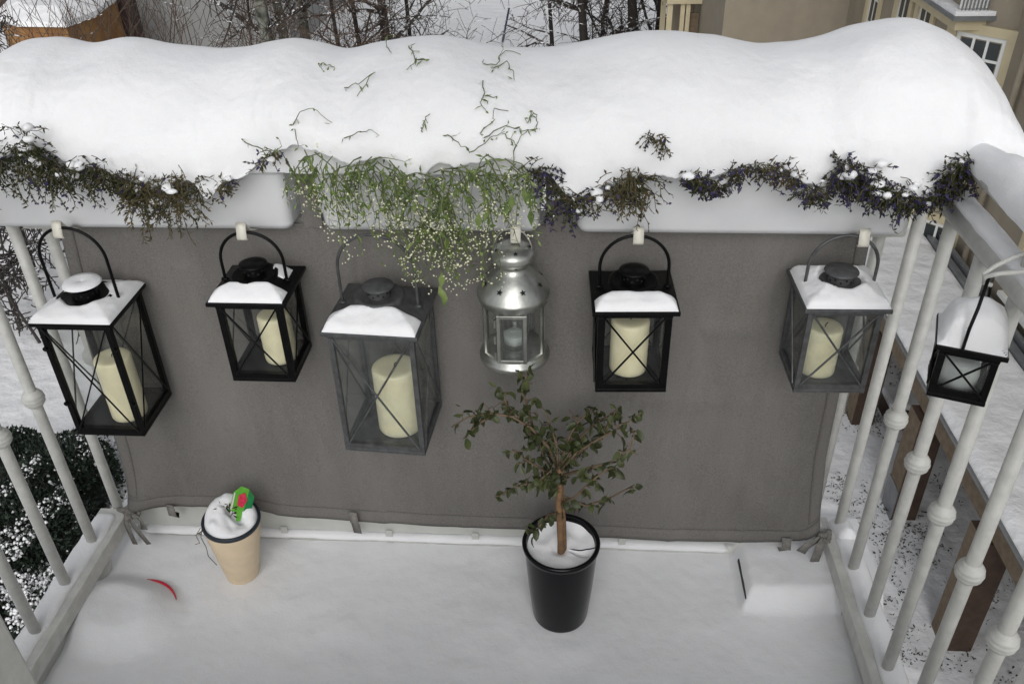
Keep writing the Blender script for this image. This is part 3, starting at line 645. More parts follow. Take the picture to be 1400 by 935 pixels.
        m = MB(); m.tube([(0, 0, hh - .003), (.001, 0, hh + .004), (.004, .001, hh + .007)], .001, 6); m.build('wick', 'wick', c)
    return o
LY = -.115
la = lantern('tall black lantern hanging at the left end, roof wholly snowed over', -.757, LY, .453, 0, .150, .134, .258, 'black_metal', .862, .011, [(-.99, .99, -.99, .99, .010, 1)], (.034, .135, .012, -.004, 'tall cream pillar candle in the leftmost black lantern'), 'glass', .016, hub=1.12, knobs=True)
m = MB(); m.lathe([(.034, .258 + .016 + .0255), (.031, .258 + .016 + .030), (.018, .258 + .016 + .0325), (.006, .258 + .016 + .031), (.0001, .258 + .016 + .0285)], 28); m.build('snow', 'snow', la, True)
lantern('small black lantern, second from the left, hanging under bare cloth', -.434, LY, .584, 0, .139, .117, .171, 'black_metal', .857, .012, [(-.93, .93, -.97, -.46, .0085, 2), (.35, .8, .0, .55, .004, 5)], (.030, .095, .013, .012, 'cream pillar candle in the second lantern from the left'), hub=.88)
lantern('largest dark grey lantern hanging beneath the green plant', -.215, LY - .008, .443, -4, .172, .154, .268, 'grey_metal', .859, .010, [(-.95, .95, -.98, -.42, .0105, 3)], (.042, .140, .012, .0, 'widest cream pillar candle in the big grey lantern'), 'glass_frost', .03, cross_r=.0019, hub=.98)
lantern('black lantern right of the silver one with one bold front cross', .228, LY, .581, 2, .146, .125, .171, 'black_metal', .858, .013, [(-.93, .95, -.97, -.50, .0105, 4)], (.034, .105, 0, .004, 'cream pillar candle in the black lantern above the potted tree'), hub=.92, cross_r=.0018)
lantern('grey lantern with snowy roof at the right end of the cloth', .572, LY, .588, 1, .141, .122, .174, 'grey_metal', .862, .010, [(-.96, .97, -.97, .88, .013, 6)], (.031, .092, -.008, 0, 'pale yellow half burnt candle in the grey lantern at right'), 'glass_frost', .016, cross_r=.0019)
# white hooks under the boxes
for px, lab in ((90, 'cream plastic hook holding the handle of the leftmost lantern'), (337, 'cream plastic hook above the second lantern from the left'), (872, 'cream plastic hook above the black lantern right of the silver one'), (1177, 'cream plastic hook above the grey lantern at the right end'), (706, 'cream plastic hook above the round silver lantern')):
    p = at(px, 316, Y=-.095); m = MB(); x = p.x; w = .0085
    prof = [(-.062, .8345), (-.075, .8415), (-.098, .852), (-.1085, .866), (-.112, .872), (-.115, .866), (-.1165, .858), (-.1195, .849), (-.118, .845), (-.112, .8435)]
    vs = []; fs = []
    for yy, zz in prof: vs += [(x - w, yy, zz), (x + w, yy, zz)]
    for k in range(len(prof) - 1): fs.append((2 * k, 2 * k + 1, 2 * k + 3, 2 * k + 2))
    m.add(vs, fs); o = m.build('lantern_hook', 'clip_plastic', None, True); s_ = o.modifiers.new('solid', 'SOLIDIFY'); s_.thickness = .002
    tag(o, lab, 'hook', 'plastic hooks on the box edge')

# round silver lantern
SX, SY, SZ = .021, -.112, .610
sv = thing('lantern', (SX, SY, SZ), 'round silver metal lantern with star cut-outs hanging in the middle', 'lantern')
def lat(name, prof, mt, par=sv, n=40): m = MB(); m.lathe(prof, n); return m.build(name, mt, par, True)
lat('base', [(.0001, 0), (.058, 0), (.0635, .003), (.0645, .008), (.0635, .012), (.060, .014), (.0595, .020), (.057, .0225), (.0001, .0225)], 'silver_metal')
lat('glass_cylinder', [(.0535, .022), (.0535, .128)], 'glass_frost')
dm = lat('dome', [(.058, .122), (.0615, .124), (.0625, .133), (.0640, .135), (.0645, .138), (.0630, .141), (.058, .150), (.050, .162), (.041, .172), (.032, .180), (.027, .185), (.0255, .190), (.0265, .194)], 'silver_metal')
cp = lat('cap', [(.0255, .189), (.029, .194), (.036, .200), (.0395, .205), (.0405, .208), (.0395, .210), (.0400, .2115), (.037, .218), (.030, .224), (.019, .2285), (.008, .230), (.0001, .2305)], 'silver_metal')
for k in range(8):
    a = 2 * math.pi * (k + .5) / 8 - math.pi / 2; m = MB(); r = .0555
    m.box(-.004, .004, -.0018, .0018, .021, .124, Matrix.Rotation(a + math.pi / 2, 4, 'Z') @ Matrix.Translation((0, -r, 0))) ; m.build('upright', 'silver_metal', sv)
m = MB(); fr = -.0565
for b in ((-.026, -.020, .024, .122), (.020, .026, .024, .122), (-.020, .020, .024, .030), (-.020, .020, .116, .122)): m.box(b[0], b[1], fr - .0045, fr - .001, b[2], b[3])
dr = m.build('door', 'silver_metal', sv, bevel=.0006)
m = MB(); m.box(-.020, .020, fr - .003, fr - .002, .030, .116); m.build('glass_pane', 'glass', dr)
m = MB()
for zz in (.04, .073, .106): m.tube([(-.029, fr - .003, zz - .008), (-.029, fr - .003, zz + .008)], .0022, 8)
m.build('hinge', 'silver_metal', dr)
def star(par, pos, nrm, r, mt='hole'):
    nrm = nrm.normalized(); a = Vector((0, 0, 1)) - nrm * nrm.z; a = a.normalized() if a.length > .05 else Vector((1, 0, 0)); b = nrm.cross(a); vs = [pos + nrm * .0006]
    for k in range(10): rr = r if k % 2 == 0 else r * .45; t = math.pi * k / 5; vs.append(pos + nrm * .0006 + a * rr * math.cos(t) + b * rr * math.sin(t))
    m = MB(); m.add(vs, [(0, k + 1, (k + 1) % 10 + 1) for k in range(10)]); m.build('star_hole', mt, par)
for k in range(8):
    a = -math.pi / 2 + (k + .5) * math.pi / 4; d = Vector((math.cos(a), math.sin(a), 0)); star(dm, d * .0515 + Vector((0, 0, .161)), d * .62 + Vector((0, 0, .78)), .0062)
for k in range(5):
    a = -math.pi / 2 + k * 2 * math.pi / 5 + .25; d = Vector((math.cos(a), math.sin(a), 0)); star(cp, d * .0315 + Vector((0, 0, .1962)), d * .68 + Vector((0, 0, -.6)), .004)
    star(cp, d * .030 + Vector((0, 0, .2245)), d * .45 + Vector((0, 0, .9)), .005)
m = MB(); pts = [(.034 * math.cos(math.pi * k / 16), 0, .212 + .046 * math.sin(math.pi * k / 16)) for k in range(17)]; m.tube(pts, .0014, 6); m.build('handle', 'silver_metal', sv, True)
tl = thing('tealight_glass', (SX, SY, SZ + .0228), 'clear tealight glass standing inside the round silver lantern', 'candle holder')
m = MB(); m.lathe([(.0001, .001), (.022, .001), (.026, .012), (.030, .045), (.031, .052), (.0295, .052), (.0285, .045), (.024, .012), (.0001, .008)], 28); m.build('glass_cup', 'glass_frost', tl, True)
m = MB(); m.lathe([(.0001, .010), (.019, .010), (.0195, .026), (.018, .0265), (.0001, .0255)], 24); m.build('tealight', 'wax_white', tl, True)

# small black lantern on the right handrail
gp = at(1355, 378, X=.672)
GH = .192
gl_ = lantern('little black lantern heaped with snow hanging on the right handrail', gp.x, gp.y, gp.z - GH + .012, -20, .090, .075, .088, 'black_metal', gp.z + .01, .010, [], None, 'glass_frost', .010, hub=.55, hw=.034)
for c in list(gl_.children):
    if c.name.split('.')[0] == 'handle': bpy.data.objects.remove(c)
m = MB(); m.tube([(-.012, -.0465, .088), (-.012, -.0475, .122), (-.008, -.036, .150), (-.003, -.006, GH - .012), (.003, .006, GH - .012), (.008, .036, .150), (.012, .0475, .122), (.012, .0465, .088)], .0023, 8); m.build('handle', 'black_metal', gl_, True)
def tkg(u, v, xx, yy):
    r = math.hypot(xx / .0435, yy / .0435); s4 = (abs(xx / .0435) ** 3.2 + abs(yy / .0435) ** 3.2) ** (1 / 3.2)
    return .044 * max(0, 1 - s4 ** 2.0) ** .5 * (1 + .12 * nz(xx * 40, yy * 40, 3)) - .001
heightfield(-.0435, .0435, -.0435, .0435, lambda x, y: .0885 + .010 * min(1, max(0, (.045 - max(abs(x), abs(y))) / .015)), tkg).build('snow', 'snow', gl_, True)
ic = thing('frozen_candle', (gp.x, gp.y, gp.z - GH + .0195), 'whitish iced candle inside the little lantern on the handrail', 'candle')
m = MB(); m.lathe([(.0001, 0), (.024, 0), (.025, .02), (.023, .035), (.018, .042), (.0001, .04)], 24); m.build('wax', 'wax_white', ic, True)
hk = thing('metal_hook', (gp.x, gp.y, gp.z), 'white double metal hook clipped on the right handrail', 'hook')
m = MB()
for s in (-.012, .012):
    m.tube([(.090, s * 2.2, .012), (.060, s * 2.2, .026), (.03, s * 1.6, .018), (.006, s * .8, .010), (-.008, s * .3, .002), (-.006, 0, -.010), (.004, 0, -.013)], .0032, 8)
m.build('wire', 'white_paint', hk, True)

# ================================================================== POTS ON THE FLOOR
pot = thing('plant_pot', (POT[0], POT[1], -.016), 'glossy black plant pot standing in the floor snow', 'pot')
def lat2(name, prof, mt, par, n=48): m = MB(); m.lathe(prof, n); return m.build(name, mt, par, True)
PH = .226
lat2('body', [(.0001, 0), (.050, 0), (.0555, .004), (.059, .02), (.0665, .10), (.072, .18), (.0735, PH - .014)], 'black_glaze', pot)
lat2('rim', [(.0735, PH - .014), (.0775, PH - .012), (.079, PH - .004), (.0775, PH), (.073, PH + .0005), (.0695, PH - .003), (.068, PH - .06)], 'black_glaze', pot)
m = MB()
def psn(u, v):
    a = u * 2 * math.pi; r = .0685 * v; zz = PH - .022 + .004 * nz(r * math.cos(a) * 40, r * math.sin(a) * 40) - .012 * math.exp(-(r / .014) ** 2) + .008 * v ** 6
    g = math.exp(-((a - 6.1) / .16) ** 2) * ss(.2, .4, v) * .014 ; return (r * math.cos(a), r * math.sin(a), zz - g)
m.grid(60, 24, psn); m.build('snow', 'snow', pot, True)

fic = thing('ficus_tree', (POT[0], POT[1], PH - .05), 'small bonsai-like tree with brown trunk and curled dark leaves in the black pot', 'tree')
inv = Matrix.Translation(fic.location).inverted()
random.seed(5)
FY = POT[1]
trunk = [at(768, 768, Y=FY), at(767, 742, Y=FY), at(766, 715, Y=FY + .002), at(764, 690, Y=FY), at(765, 662, Y=FY), at(764, 640, Y=FY)]
m = MB(); m.tube([trunk[0] - Vector((0, 0, .035))] + trunk, [.0105, .0095, .0072, .0076, .0066, .0066, .0056], 12)
m.tube([trunk[0] + Vector((.004, 0, -.02)), trunk[1] + Vector((.006, .004, 0)), trunk[2] + Vector((.0065, .004, 0)), trunk[4] + Vector((.004, .005, 0))], [.006, .0055, .005, .003], 8)
for a in (-.4, .9, 2.4, 3.6): m.tube([trunk[0] + Vector((0, 0, .004)), trunk[0] + Vector((.014 * math.cos(a), .014 * math.sin(a), -.008)), trunk[0] + Vector((.030 * math.cos(a), .030 * math.sin(a), -.022))], [.006, .005, .003], 6)
c = m.build('trunk', 'bark_orange', fic, True); c.matrix_parent_inverse = inv
LIMBS = [([(764, 645), (748, 610), (728, 585), (700, 568), (672, 566), (640, 572), (618, 582)], -.03), ([(728, 585), (722, 555), (712, 535), (718, 514)], -.02), ([(700, 568), (690, 545), (684, 530)], .0), ([(672, 566), (655, 580), (632, 600)], -.04),
         ([(764, 645), (762, 610), (755, 585), (748, 565)], .02), ([(764, 645), (775, 605), (785, 582), (800, 570), (812, 560)], .05), ([(764, 645), (790, 620), (820, 600), (850, 585), (878, 565)], -.02), ([(820, 600), (838, 575), (842, 560)], .02),
         ([(766, 650), (800, 640), (835, 632), (860, 612), (868, 590)], -.06), ([(766, 675), (800, 690), (835, 680), (868, 662)], .03), ([(765, 660), (742, 640), (720, 630), (702, 615)], -.07), ([(766, 668), (735, 660), (710, 662), (688, 672)], -.03),
         ([(766, 700), (750, 705), (738, 718), (730, 730)], -.05), ([(766, 650), (780, 630), (800, 615), (812, 600)], .06), ([(765, 655), (745, 625), (735, 600), (722, 590)], .06), ([(766, 690), (785, 680), (810, 655), (830, 640)], -.06), ([(765, 660), (755, 640), (745, 650), (730, 665)], -.06), ([(765, 640), (790, 600), (820, 575), (830, 568)], .08)]
br = MB(); tips = []
for path, dep in LIMBS:
    pts = []
    for k, (a, b) in enumerate(path):
        pts.append(at(a + random.uniform(-2, 2), b + random.uniform(-2, 2), Y=FY + dep * min(1, k / 2.0) + random.uniform(-.006, .006)))
    n = len(pts); br.tube(pts, [.0026 * (1 - .72 * k / (n - 1)) + .0006 for k in range(n)], 6)
    for k in range(1, n):
        for f in (.3, .7, 1.0):
            p = pts[k - 1].lerp(pts[k], f); tips.append(p)
            if random.random() < .7:
                d = rv() + Vector((0, -.1, .25)); q = p + d.normalized() * random.uniform(.012, .035); br.tube([p, p.lerp(q, .5) + rv(.004), q], [.0012, .001, .0007], 4, False); tips += [q, p.lerp(q, .6)]
c = br.build('branches', 'twig_brown', fic, True); c.matrix_parent_inverse = inv
LM = []
for v in range(5):
    m = MB(); curl = .35 + .3 * v; cr = random.uniform(-.3, .3)
    rows = []
    for k in range(5):
        t = k / 4; wd = math.sin(math.pi * min(1, t * .92 + .06)) ** .8 * .0052; a = curl * t * 1.3
        cx = math.sin(a + .001) / (curl * 1.3 + .001); cz = -(1 - math.cos(a)) / (curl * 1.3 + .001)
        rows.append([Vector((.019 * cx, s * wd, .019 * cz + abs(s) * .003 * (1 if v % 2 else .4) + cr * .004 * s * t)) for s in (-1, 0, 1)])
    vs = [q for r in rows for q in r]; fs = []
    for k in range(4):
        for j in range(2): fs.append((3 * k + j, 3 * k + j + 1, 3 * k + j + 4, 3 * k + j + 3))
    m.add(vs, fs); LM.append(m.mesh('leaf', 'ficus_leaf', True))
random.shuffle(tips); xl = MB()
for i in range(230):
    p = tips[(i * 3 + 1) % len(tips)]; d = rv() + Vector((0, 0, -.5)); leafquad(xl, p + rv(.006), d, random.uniform(.012, .024), random.uniform(.006, .011))
c = xl.build('small_leaves', 'ficus_leaf', fic); c.matrix_parent_inverse = inv; c['kind'] = 'stuff'
for i in range(300):
    p = tips[i % len(tips)]; o = bpy.data.objects.new('leaf', LM[i % 5]); COL.objects.link(o); o.parent = fic; o.matrix_parent_inverse = inv
    o.location = p + rv(.004); o.rotation_euler = (random.uniform(-.9, .9), random.uniform(-.1, 1.35), random.uniform(0, 6.28)); s = random.uniform(.9, 1.5); o.scale = (s, s, s)

# cream pot
cpot = thing('plant_pot', (CPOT[0], CPOT[1], -.012), 'cream tapered clay pot with dark rim and snow cap near the left corner', 'pot'); cpot.rotation_euler = (R_(3), R_(4), 0); cpot.scale = (.91, .91, .97)
CH = .195
lat2('body', [(.0001, 0), (.030, .0), (.037, .004), (.041, .018), (.0525, .09), (.0615, .15), (.0655, CH - .004), (.064, CH)], 'cream_clay', cpot)
lat2('rim_band', [(.0655, CH - .009), (.0675, CH - .007), (.068, CH - .001), (.0665, CH + .002), (.062, CH + .002), (.0605, CH - .012)], 'dark_rim', cpot)
m = MB()
def csn(u, v):
    a = u * 2 * math.pi; r = .0605 * v; x, y = r * math.cos(a), r * math.sin(a)
    zz = CH - .002 + .030 * (max(0, 1 - v ** 9)) ** .6 * (.45 + .5 * ss(-.03, .03, y) + .35 * ss(.02, -.03, x) - .25 * ss(.0, .04, x)) + .006 * nz(x * 28, y * 28, 2) * (1 - v ** 4) + .003 * nz(x * 70, y * 70)
    zz -= .030 * math.exp(-((x - .012) / .020) ** 2 - ((y - .004 + x * .4) / .009) ** 2); return (x, y, zz)
m.grid(64, 26, csn); m.build('snow', 'snow', cpot, True)
m = MB(); m.tube([(-.055, -.038, CH + .004), (-.060, -.044, CH - .02), (-.052, -.046, CH - .05), (-.05, -.05, CH - .075), (-.03, -.058, CH - .095)], .0009, 5); m.tube([(-.06, -.036, CH + .002), (-.072, -.042, CH - .018), (-.066, -.044, CH - .04), (-.08, -.04, CH - .05)], .0008, 5); m.tube([(-.05, -.044, CH + .003), (-.058, -.052, CH + .002), (-.064, -.048, CH - .004), (-.055, -.045, CH - .008)], .0014, 5)
m.build('string', 'string', cpot, True)
wp = thing('withered_plant', (CPOT[0], CPOT[1], CH - .012), 'brown withered sprig poking from the snow in the cream pot', 'plant'); m = MB(); random.seed(3)
for i in range(90): leafquad(m, Vector((random.uniform(-.014, .034), random.uniform(-.012, .008), random.uniform(.004, .024))), rv() + Vector((0, 0, .2)), .014, .004)
m.build('leaves', 'lobelia_dry', wp)['kind'] = 'stuff'
tg = thing('plant_tag', (CPOT[0] + .034, CPOT[1] - .008, CH - .004), 'green plant tag with a pink flower picture stuck in the cream pot', 'plant tag'); tg.rotation_euler = (R_(-24), R_(27), R_(30)); tg.scale = (.92, .92, .82)
def tagpoly(pts, y, nm, mt, par):
    m = MB(); n = len(pts); m.add([(x, y, z) for x, z in pts] + [(x, y + .0008, z) for x, z in pts], [tuple(range(n)), tuple(range(2 * n - 1, n - 1, -1))] + [(k, n + k, n + (k + 1) % n, (k + 1) % n) for k in range(n)]); return m.build(nm, mt, par)
cardp = tagpoly([(-.005, -.02), (.005, -.02), (.007, .004), (.026, .008), (.028, .046), (.012, .066), (-.006, .072), (-.022, .056), (-.024, .008), (-.007, .004)], 0, 'card', 'tag_green', tg)
tagpoly([(.008, .006), (.0262, .0095), (.0278, .045), (.013, .063), (.012, .036)], -.0016, 'printed_corner', 'tag_dark', cardp)
tagpoly([(.0105 * math.cos(2 * math.pi * k / 22) * (1 + .1 * math.cos(5 * 2 * math.pi * k / 22)), .019 * math.sin(2 * math.pi * k / 22) * (1 + .1 * math.cos(5 * 2 * math.pi * k / 22)) + .036) for k in range(22)], -.0028, 'printed_flower', 'tag_pink', cardp)
tagpoly([(-.0235, .012), (-.019, .010), (-.018, .054), (-.0205, .056)], -.0014, 'printed_edge', 'clip_plastic', cardp)

# red dish buried in the snow mound, dark box under snow on the right
rd = thing('buried_dish', (MOUND[0] + .018, MOUND[1] + .004, -.0145), 'red round dish buried in a snow mound by the left railing', 'dish')
m = MB(); m.lathe([(.0001, -.008), (.08, -.008), (.094, .004), (.099, .010), (.101, .009), (.099, .002), (.085, -.012), (.0001, -.012)], 48); c = m.build('dish', 'red_plastic', rd, True); c.rotation_euler = (R_(5), R_(-5), 0)
bx = part('buried_box', 'cardboard_dark', None, (SLAB[0] + .001, SLAB[1] - .045, SLAB[2] - .004, -.04, -.05, .021), bevel=.003); tag(bx, 'flat dark box almost wholly buried in snow at the right corner', 'box')

# ================================================================== OUTSIDE, RIGHT: canopy and apartment house
can = thing('timber_canopy', (5.3, 8.5, GZ), 'snow covered timber canopy on thick posts beyond the right railing', 'canopy')
cl = Matrix.Translation(can.location).inverted()
def cpart(name, mt, *b, bevel=0):
    o = part(name, mt, can, *b, bevel=bevel); o.matrix_parent_inverse = cl; return o
ZB = -6.02
for y in (5.86, 8.08, 10.3, 12.5, 3.6):
    o = cpart('post', ['wood_dark', 'wood_pale_lit'], (4.90, 5.26, y, y + .40, GZ - .1, ZB), bevel=.01)
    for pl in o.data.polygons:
        if abs(pl.normal.x) > .9: pl.material_index = 1  # post sides coloured paler, painting in the sky light on them
    if y == 8.08: cpart('shoe', 'zinc', (4.885, 4.898, y - .012, y + .4, GZ - .1, GZ + .7))
cpart('beam', 'wood_pale_lit', (5.02, 5.16, 3.2, 13.4, ZB + .003, ZB + .20), bevel=.01)
cpart('fascia', 'wood_pale_lit', (4.98, 5.016, 3.1, 13.5, ZB + .05, ZB + .34), bevel=.01)
cpart('flashing', 'zinc', (4.955, 4.99, 3.08, 13.52, ZB + .345, ZB + .385))
for i in range(14): cpart('rafter', 'wood_dark', (5.165, 6.74, 3.4 + i * .74, 3.48 + i * .74, ZB + .1, ZB + .24))
cpart('roof_deck', 'wood_dark', (4.995, 6.74, 3.1, 13.5, ZB + .245, ZB + .34))
m = MB(); m.grid(20, 80, lambda u, v: (5.0 + 1.45 * u, 3.1 + 10.4 * v, ZB + .345 + .10 * math.sqrt(min(1, min(u, 1 - u) * 14 + .05)) + .02 * nz(u * 3, v * 14)))
o = m.build('snow', 'snow_ground', can, True); o.matrix_parent_inverse = cl
cpart('gutter', 'zinc', (6.46, 6.56, 3.1, 13.5, ZB + .345, ZB + .44)); cpart('gutter', 'zinc', (6.60, 6.66, 3.1, 13.5, ZB + .345, ZB + .52))
# snowy planter under the canopy
pl_ = thing('planter_bench', (6.0, 10.6, GZ), 'dark bench-like planter topped with snow under the canopy', 'planter'); part('box', 'wood_dark', pl_, (-.5, .5, -.25, .25, 0, .42)); part('snow', 'snow_ground', pl_, (-.52, .52, -.27, .27, .422, .56), bevel=.05)

hb = thing('apartment_house', (6.8, 8, GZ), 'beige rendered apartment house with white windows beyond the right railing', 'building')
hi = Matrix.Translation(hb.location).inverted()
def hobj(o): o.matrix_parent_inverse = hi; return o
# footprint: long wall x=6.8, chamfer, wall x=6.2, cross wing y=19, return wall x=3.45
FOOT = [(6.8, -.85), (6.8, 12.55), (6.15, 13.25), (6.15, 19.0), (3.45, 19.0), (3.45, 25.0), (12, 25.0), (12, -.85)]
m = MB(); n = len(FOOT); m.add([(x, y, GZ - .3) for x, y in FOOT] + [(x, y, 5.5) for x, y in FOOT], [(k, k + n, (k + 1) % n + n, (k + 1) % n) for k in range(n)] + [tuple(range(2 * n - 1, n - 1, -1))]); hobj(m.build('wall', 'stucco', hb))
def window(org, ax, w, h, cols, rows, par, inv_, trim='stucco_trim'):
    """org = lower left corner on the wall as seen from outside, ax = horizontal axis"""
    ax = Vector(ax).normalized(); up = Vector((0, 0, 1)); out = ax.cross(up); M = Matrix((( ax.x, -out.x, 0, org[0]), (ax.y, -out.y, 0, org[1]), (0, 0, 1, org[2]), (0, 0, 0, 1)))
    def bx(name, mt, par2, *bs):
        m = MB()
        for b in bs: m.box(*b, M)
        o = m.build(name, mt, par2); o.matrix_parent_inverse = inv_ if par2 == par else Matrix(); return o
    f = bx('window', 'window_white', par, (0, w, -.012, -.004, 0, .07), (0, w, -.012, -.004, h - .07, h), (0, .07, -.012, -.004, .072, h - .072), (w - .07, w, -.012, -.004, .072, h - .072))
    f.matrix_parent_inverse = inv_
    cw = (w - .14) / cols; rh = (h - .14) / rows
    def sub(name, mt, *bs):
        m = MB()
        for b in bs: m.box(*b, M)
        o = m.build(name, mt, f); o.matrix_parent_inverse = hi_inv(f); return o
    for i in range(cols):
        for j in range(rows): sub('pane', 'window_glass', (.07 + cw * i + .02, .07 + cw * (i + 1) - .02, -.008, -.003, .07 + rh * j + .02, .07 + rh * (j + 1) - .02))
    bs = [(.07 + cw * i - .021, .07 + cw * i + .021, -.016, -.0085, .0705, h - .0705) for i in range(1, cols)] + [(.0705, w - .0705, -.0165, -.009, .07 + rh * j - .021, .07 + rh * j + .021) for j in range(1, rows)]
    if bs: sub('glazing_bars', 'window_white', *bs)
    sub('surround', trim, (-.16, -.002, -.05, -.002, -.02, h + .15), (w + .002, w + .16, -.05, -.002, -.02, h + .15), (-.001, w + .001, -.048, -.002, h + .002, h + .148))
    sub('sill', 'window_white', (-.18, w + .18, -.12, -.002, -.09, -.022)); 
    return f
def hi_inv(f): return Matrix.Translation(f.parent.location).inverted() if False else Matrix()
def fix_sub():  # sub-parts are written in world coordinates under parts whose own matrix is the identity in world space
    pass
for y in (9.2, 6.6, 4.0):
    window((6.8, y + 1.15, -5.32), (0, -1, 0), 1.15, 1.25, 2, 2, hb, hi)
    window((6.8, y + 1.15, -2.3), (0, -1, 0), 1.15, 1.5, 2, 3, hb, hi)
cax = Vector((.65, -.70, 0)).normalized()
window((6.15 + .08 * cax.x, 13.25 + .08 * cax.y, -3.75), cax, .80, 1.62, 3, 5, hb, hi); window((6.15 + .08 * cax.x, 13.25 + .08 * cax.y, -6.6), cax, .80, 1.3, 3, 2, hb, hi)
for px in (1270, 1238, 1196):
    p = at(px, 12, X=6.15); window((6.15, p.y + .35, -3.55), (0, -1, 0), .62, 1.55, 2, 3, hb, hi)
# balcony of the bay: slab, trim beam, railing bars
def hpart(name, mt, *b): return hobj(part(name, mt, hb, *b))
hpart('bay_beam', 'stucco_trim', (6.02, 7.9, 12.9, 13.06, -2.06, -1.90), (6.02, 6.18, 13.062, 17.4, -2.06, -1.90))
hpart('bay_slab', 'zinc', (5.93, 7.9, 12.80, 17.6, -1.898, -1.83)); hpart('bay_snow', 'snow_ground', (5.95, 7.9, 12.82, 17.55, -1.828, -1.76))
for i in range(34): hpart('railing_bar', 'zinc', (6.05 + i * .055, 6.068 + i * .055, 12.88, 12.898, -1.80, -.95))
hpart('railing_top', 'zinc', (6.02, 7.9, 12.86, 12.92, -.948, -.90)); hpart('railing_panel', 'window_white', (6.03, 7.9, 12.925, 12.94, -1.74, -1.0))
# drain pipe and porch at the far wing
m = MB(); m.tube([(6.72, 11.9, GZ), (6.72, 11.9, 5)], .05, 10); hobj(m.build('drain_pipe', 'stucco', hb, True))
pq = at(934, 6, Y=22.6); zp = pq.z - GZ
pc = thing('entrance_porch', (pq.x, 23.6, GZ), 'small yellowish entrance porch with snowy roof at the far wing', 'porch')
xw = 3.44 - pq.x; xo = at(912, 6, Y=22.6).x - pq.x
part('porch_roof', 'stucco_trim', pc, (xo, xw, -1.0, 1.2, zp, zp + .14)); part('snow', 'snow_ground', pc, (xo - .04, xw, -1.04, 1.2, zp + .143, zp + .3), bevel=.05)
for x, y in ((xo + .1, -.9), (xo + .45, -.9), (xw - .35, -.9), (xo + .1, .9)): part('post', 'stucco_trim', pc, (x - .07, x + .07, y, y + .14, 0, zp - .002))
part('door', 'wood_pale_lit', pc, (xw - .25, xw - .02, -.7, -.62, 0, zp - .3)); part('back_wall', 'stucco', pc, (xo + .2, xw, .6, .7, 0, zp - .002))

# ================================================================== OUTSIDE, BACK
gb = thing('grey_building', (-14, 38, GZ), 'plain grey rendered building wall behind bare shrubs at the top left', 'building')
gx0 = at(131, 10, Y=34).x; gx1 = at(392, 10, Y=34).x
part('wall', 'stucco_grey', gb, (gx0 + 14, gx1 + 14, -4, 6, -.3, 12)); part('roof', 'dark_roof', gb, (gx0 + 13.6, gx1 + 14.4, -4.4, 6.4, 12.003, 12.4))
for i in range(3):
    w_ = MB(); w_.box(1.8 + i * 2.8 + gx0 + 14, 3.0 + i * 2.8 + gx0 + 14, -4.03, -4.002, 6, 7.5); f = w_.build('window', 'window_white', gb); p_ = MB(); p_.box(1.9 + i * 2.8 + gx0 + 14, 2.9 + i * 2.8 + gx0 + 14, -4.05, -4.032, 6.1, 7.4); p_.build('pane', 'window_glass', f)
sh = thing('wooden_pavilion', at(70, 40, Y=27.5), 'low wooden pavilion with snowy angled roof at the top left', 'shed')
sh.location.z = GZ; si = Matrix.Translation(sh.location).inverted()
ec = at(60, 31, Y=26.6); zE = ec.z
EV = [at(20, 30, Z=zE), at(90, 31, Z=zE), at(131, 15, Z=zE), at(128, 8, Z=zE) + Vector((0, 2, 0)), at(10, 8, Z=zE) + Vector((-.6, 1.2, 0)), at(-8, 20, Z=zE)]
ctr = sum(EV, Vector()) / 6
m = MB(); n = 6; RD = [ctr + (q - ctr) * .55 + Vector((0, 0, .35)) for q in EV]
m.add([q for q in EV] + RD + [q - Vector((0, 0, .16)) for q in EV], [(k, (k + 1) % n, (k + 1) % n + n, k + n) for k in range(n)] + [tuple(range(n, 2 * n))] + [(k + 2 * n, (k + 1) % n + 2 * n, (k + 1) % n, k) for k in range(n)]); o = m.build('roof_snow', 'snow_ground', sh); o.matrix_parent_inverse = si
m = MB(); WV = [ctr + (q - ctr) * .93 for q in EV]; m.add([q - Vector((0, 0, .165)) for q in WV] + [Vector((q.x, q.y, GZ - .3)) for q in WV], [(k, k + n, (k + 1) % n + n, (k + 1) % n) for k in range(n)]); o = m.build('board_wall', 'shed_wood', sh); o.matrix_parent_inverse = si
m = MB()
m.box(ctr.x - 3.5, ctr.x + 1.6, ctr.y + 2.4, ctr.y + 3.0, GZ, zE + .75); o = m.build('rear_wall', 'dark_roof', sh); o.matrix_parent_inverse = si
m = MB(); a = at(687, 58, Z=GZ); b = at(696, 12, Y=a.y + 1.5); m.tube([a, b], .045, 8); tag(m.build('leaning_pole', 'pole_blue', None, True), 'thin dark blue pole leaning in the snowy garden at the top centre', 'pole')

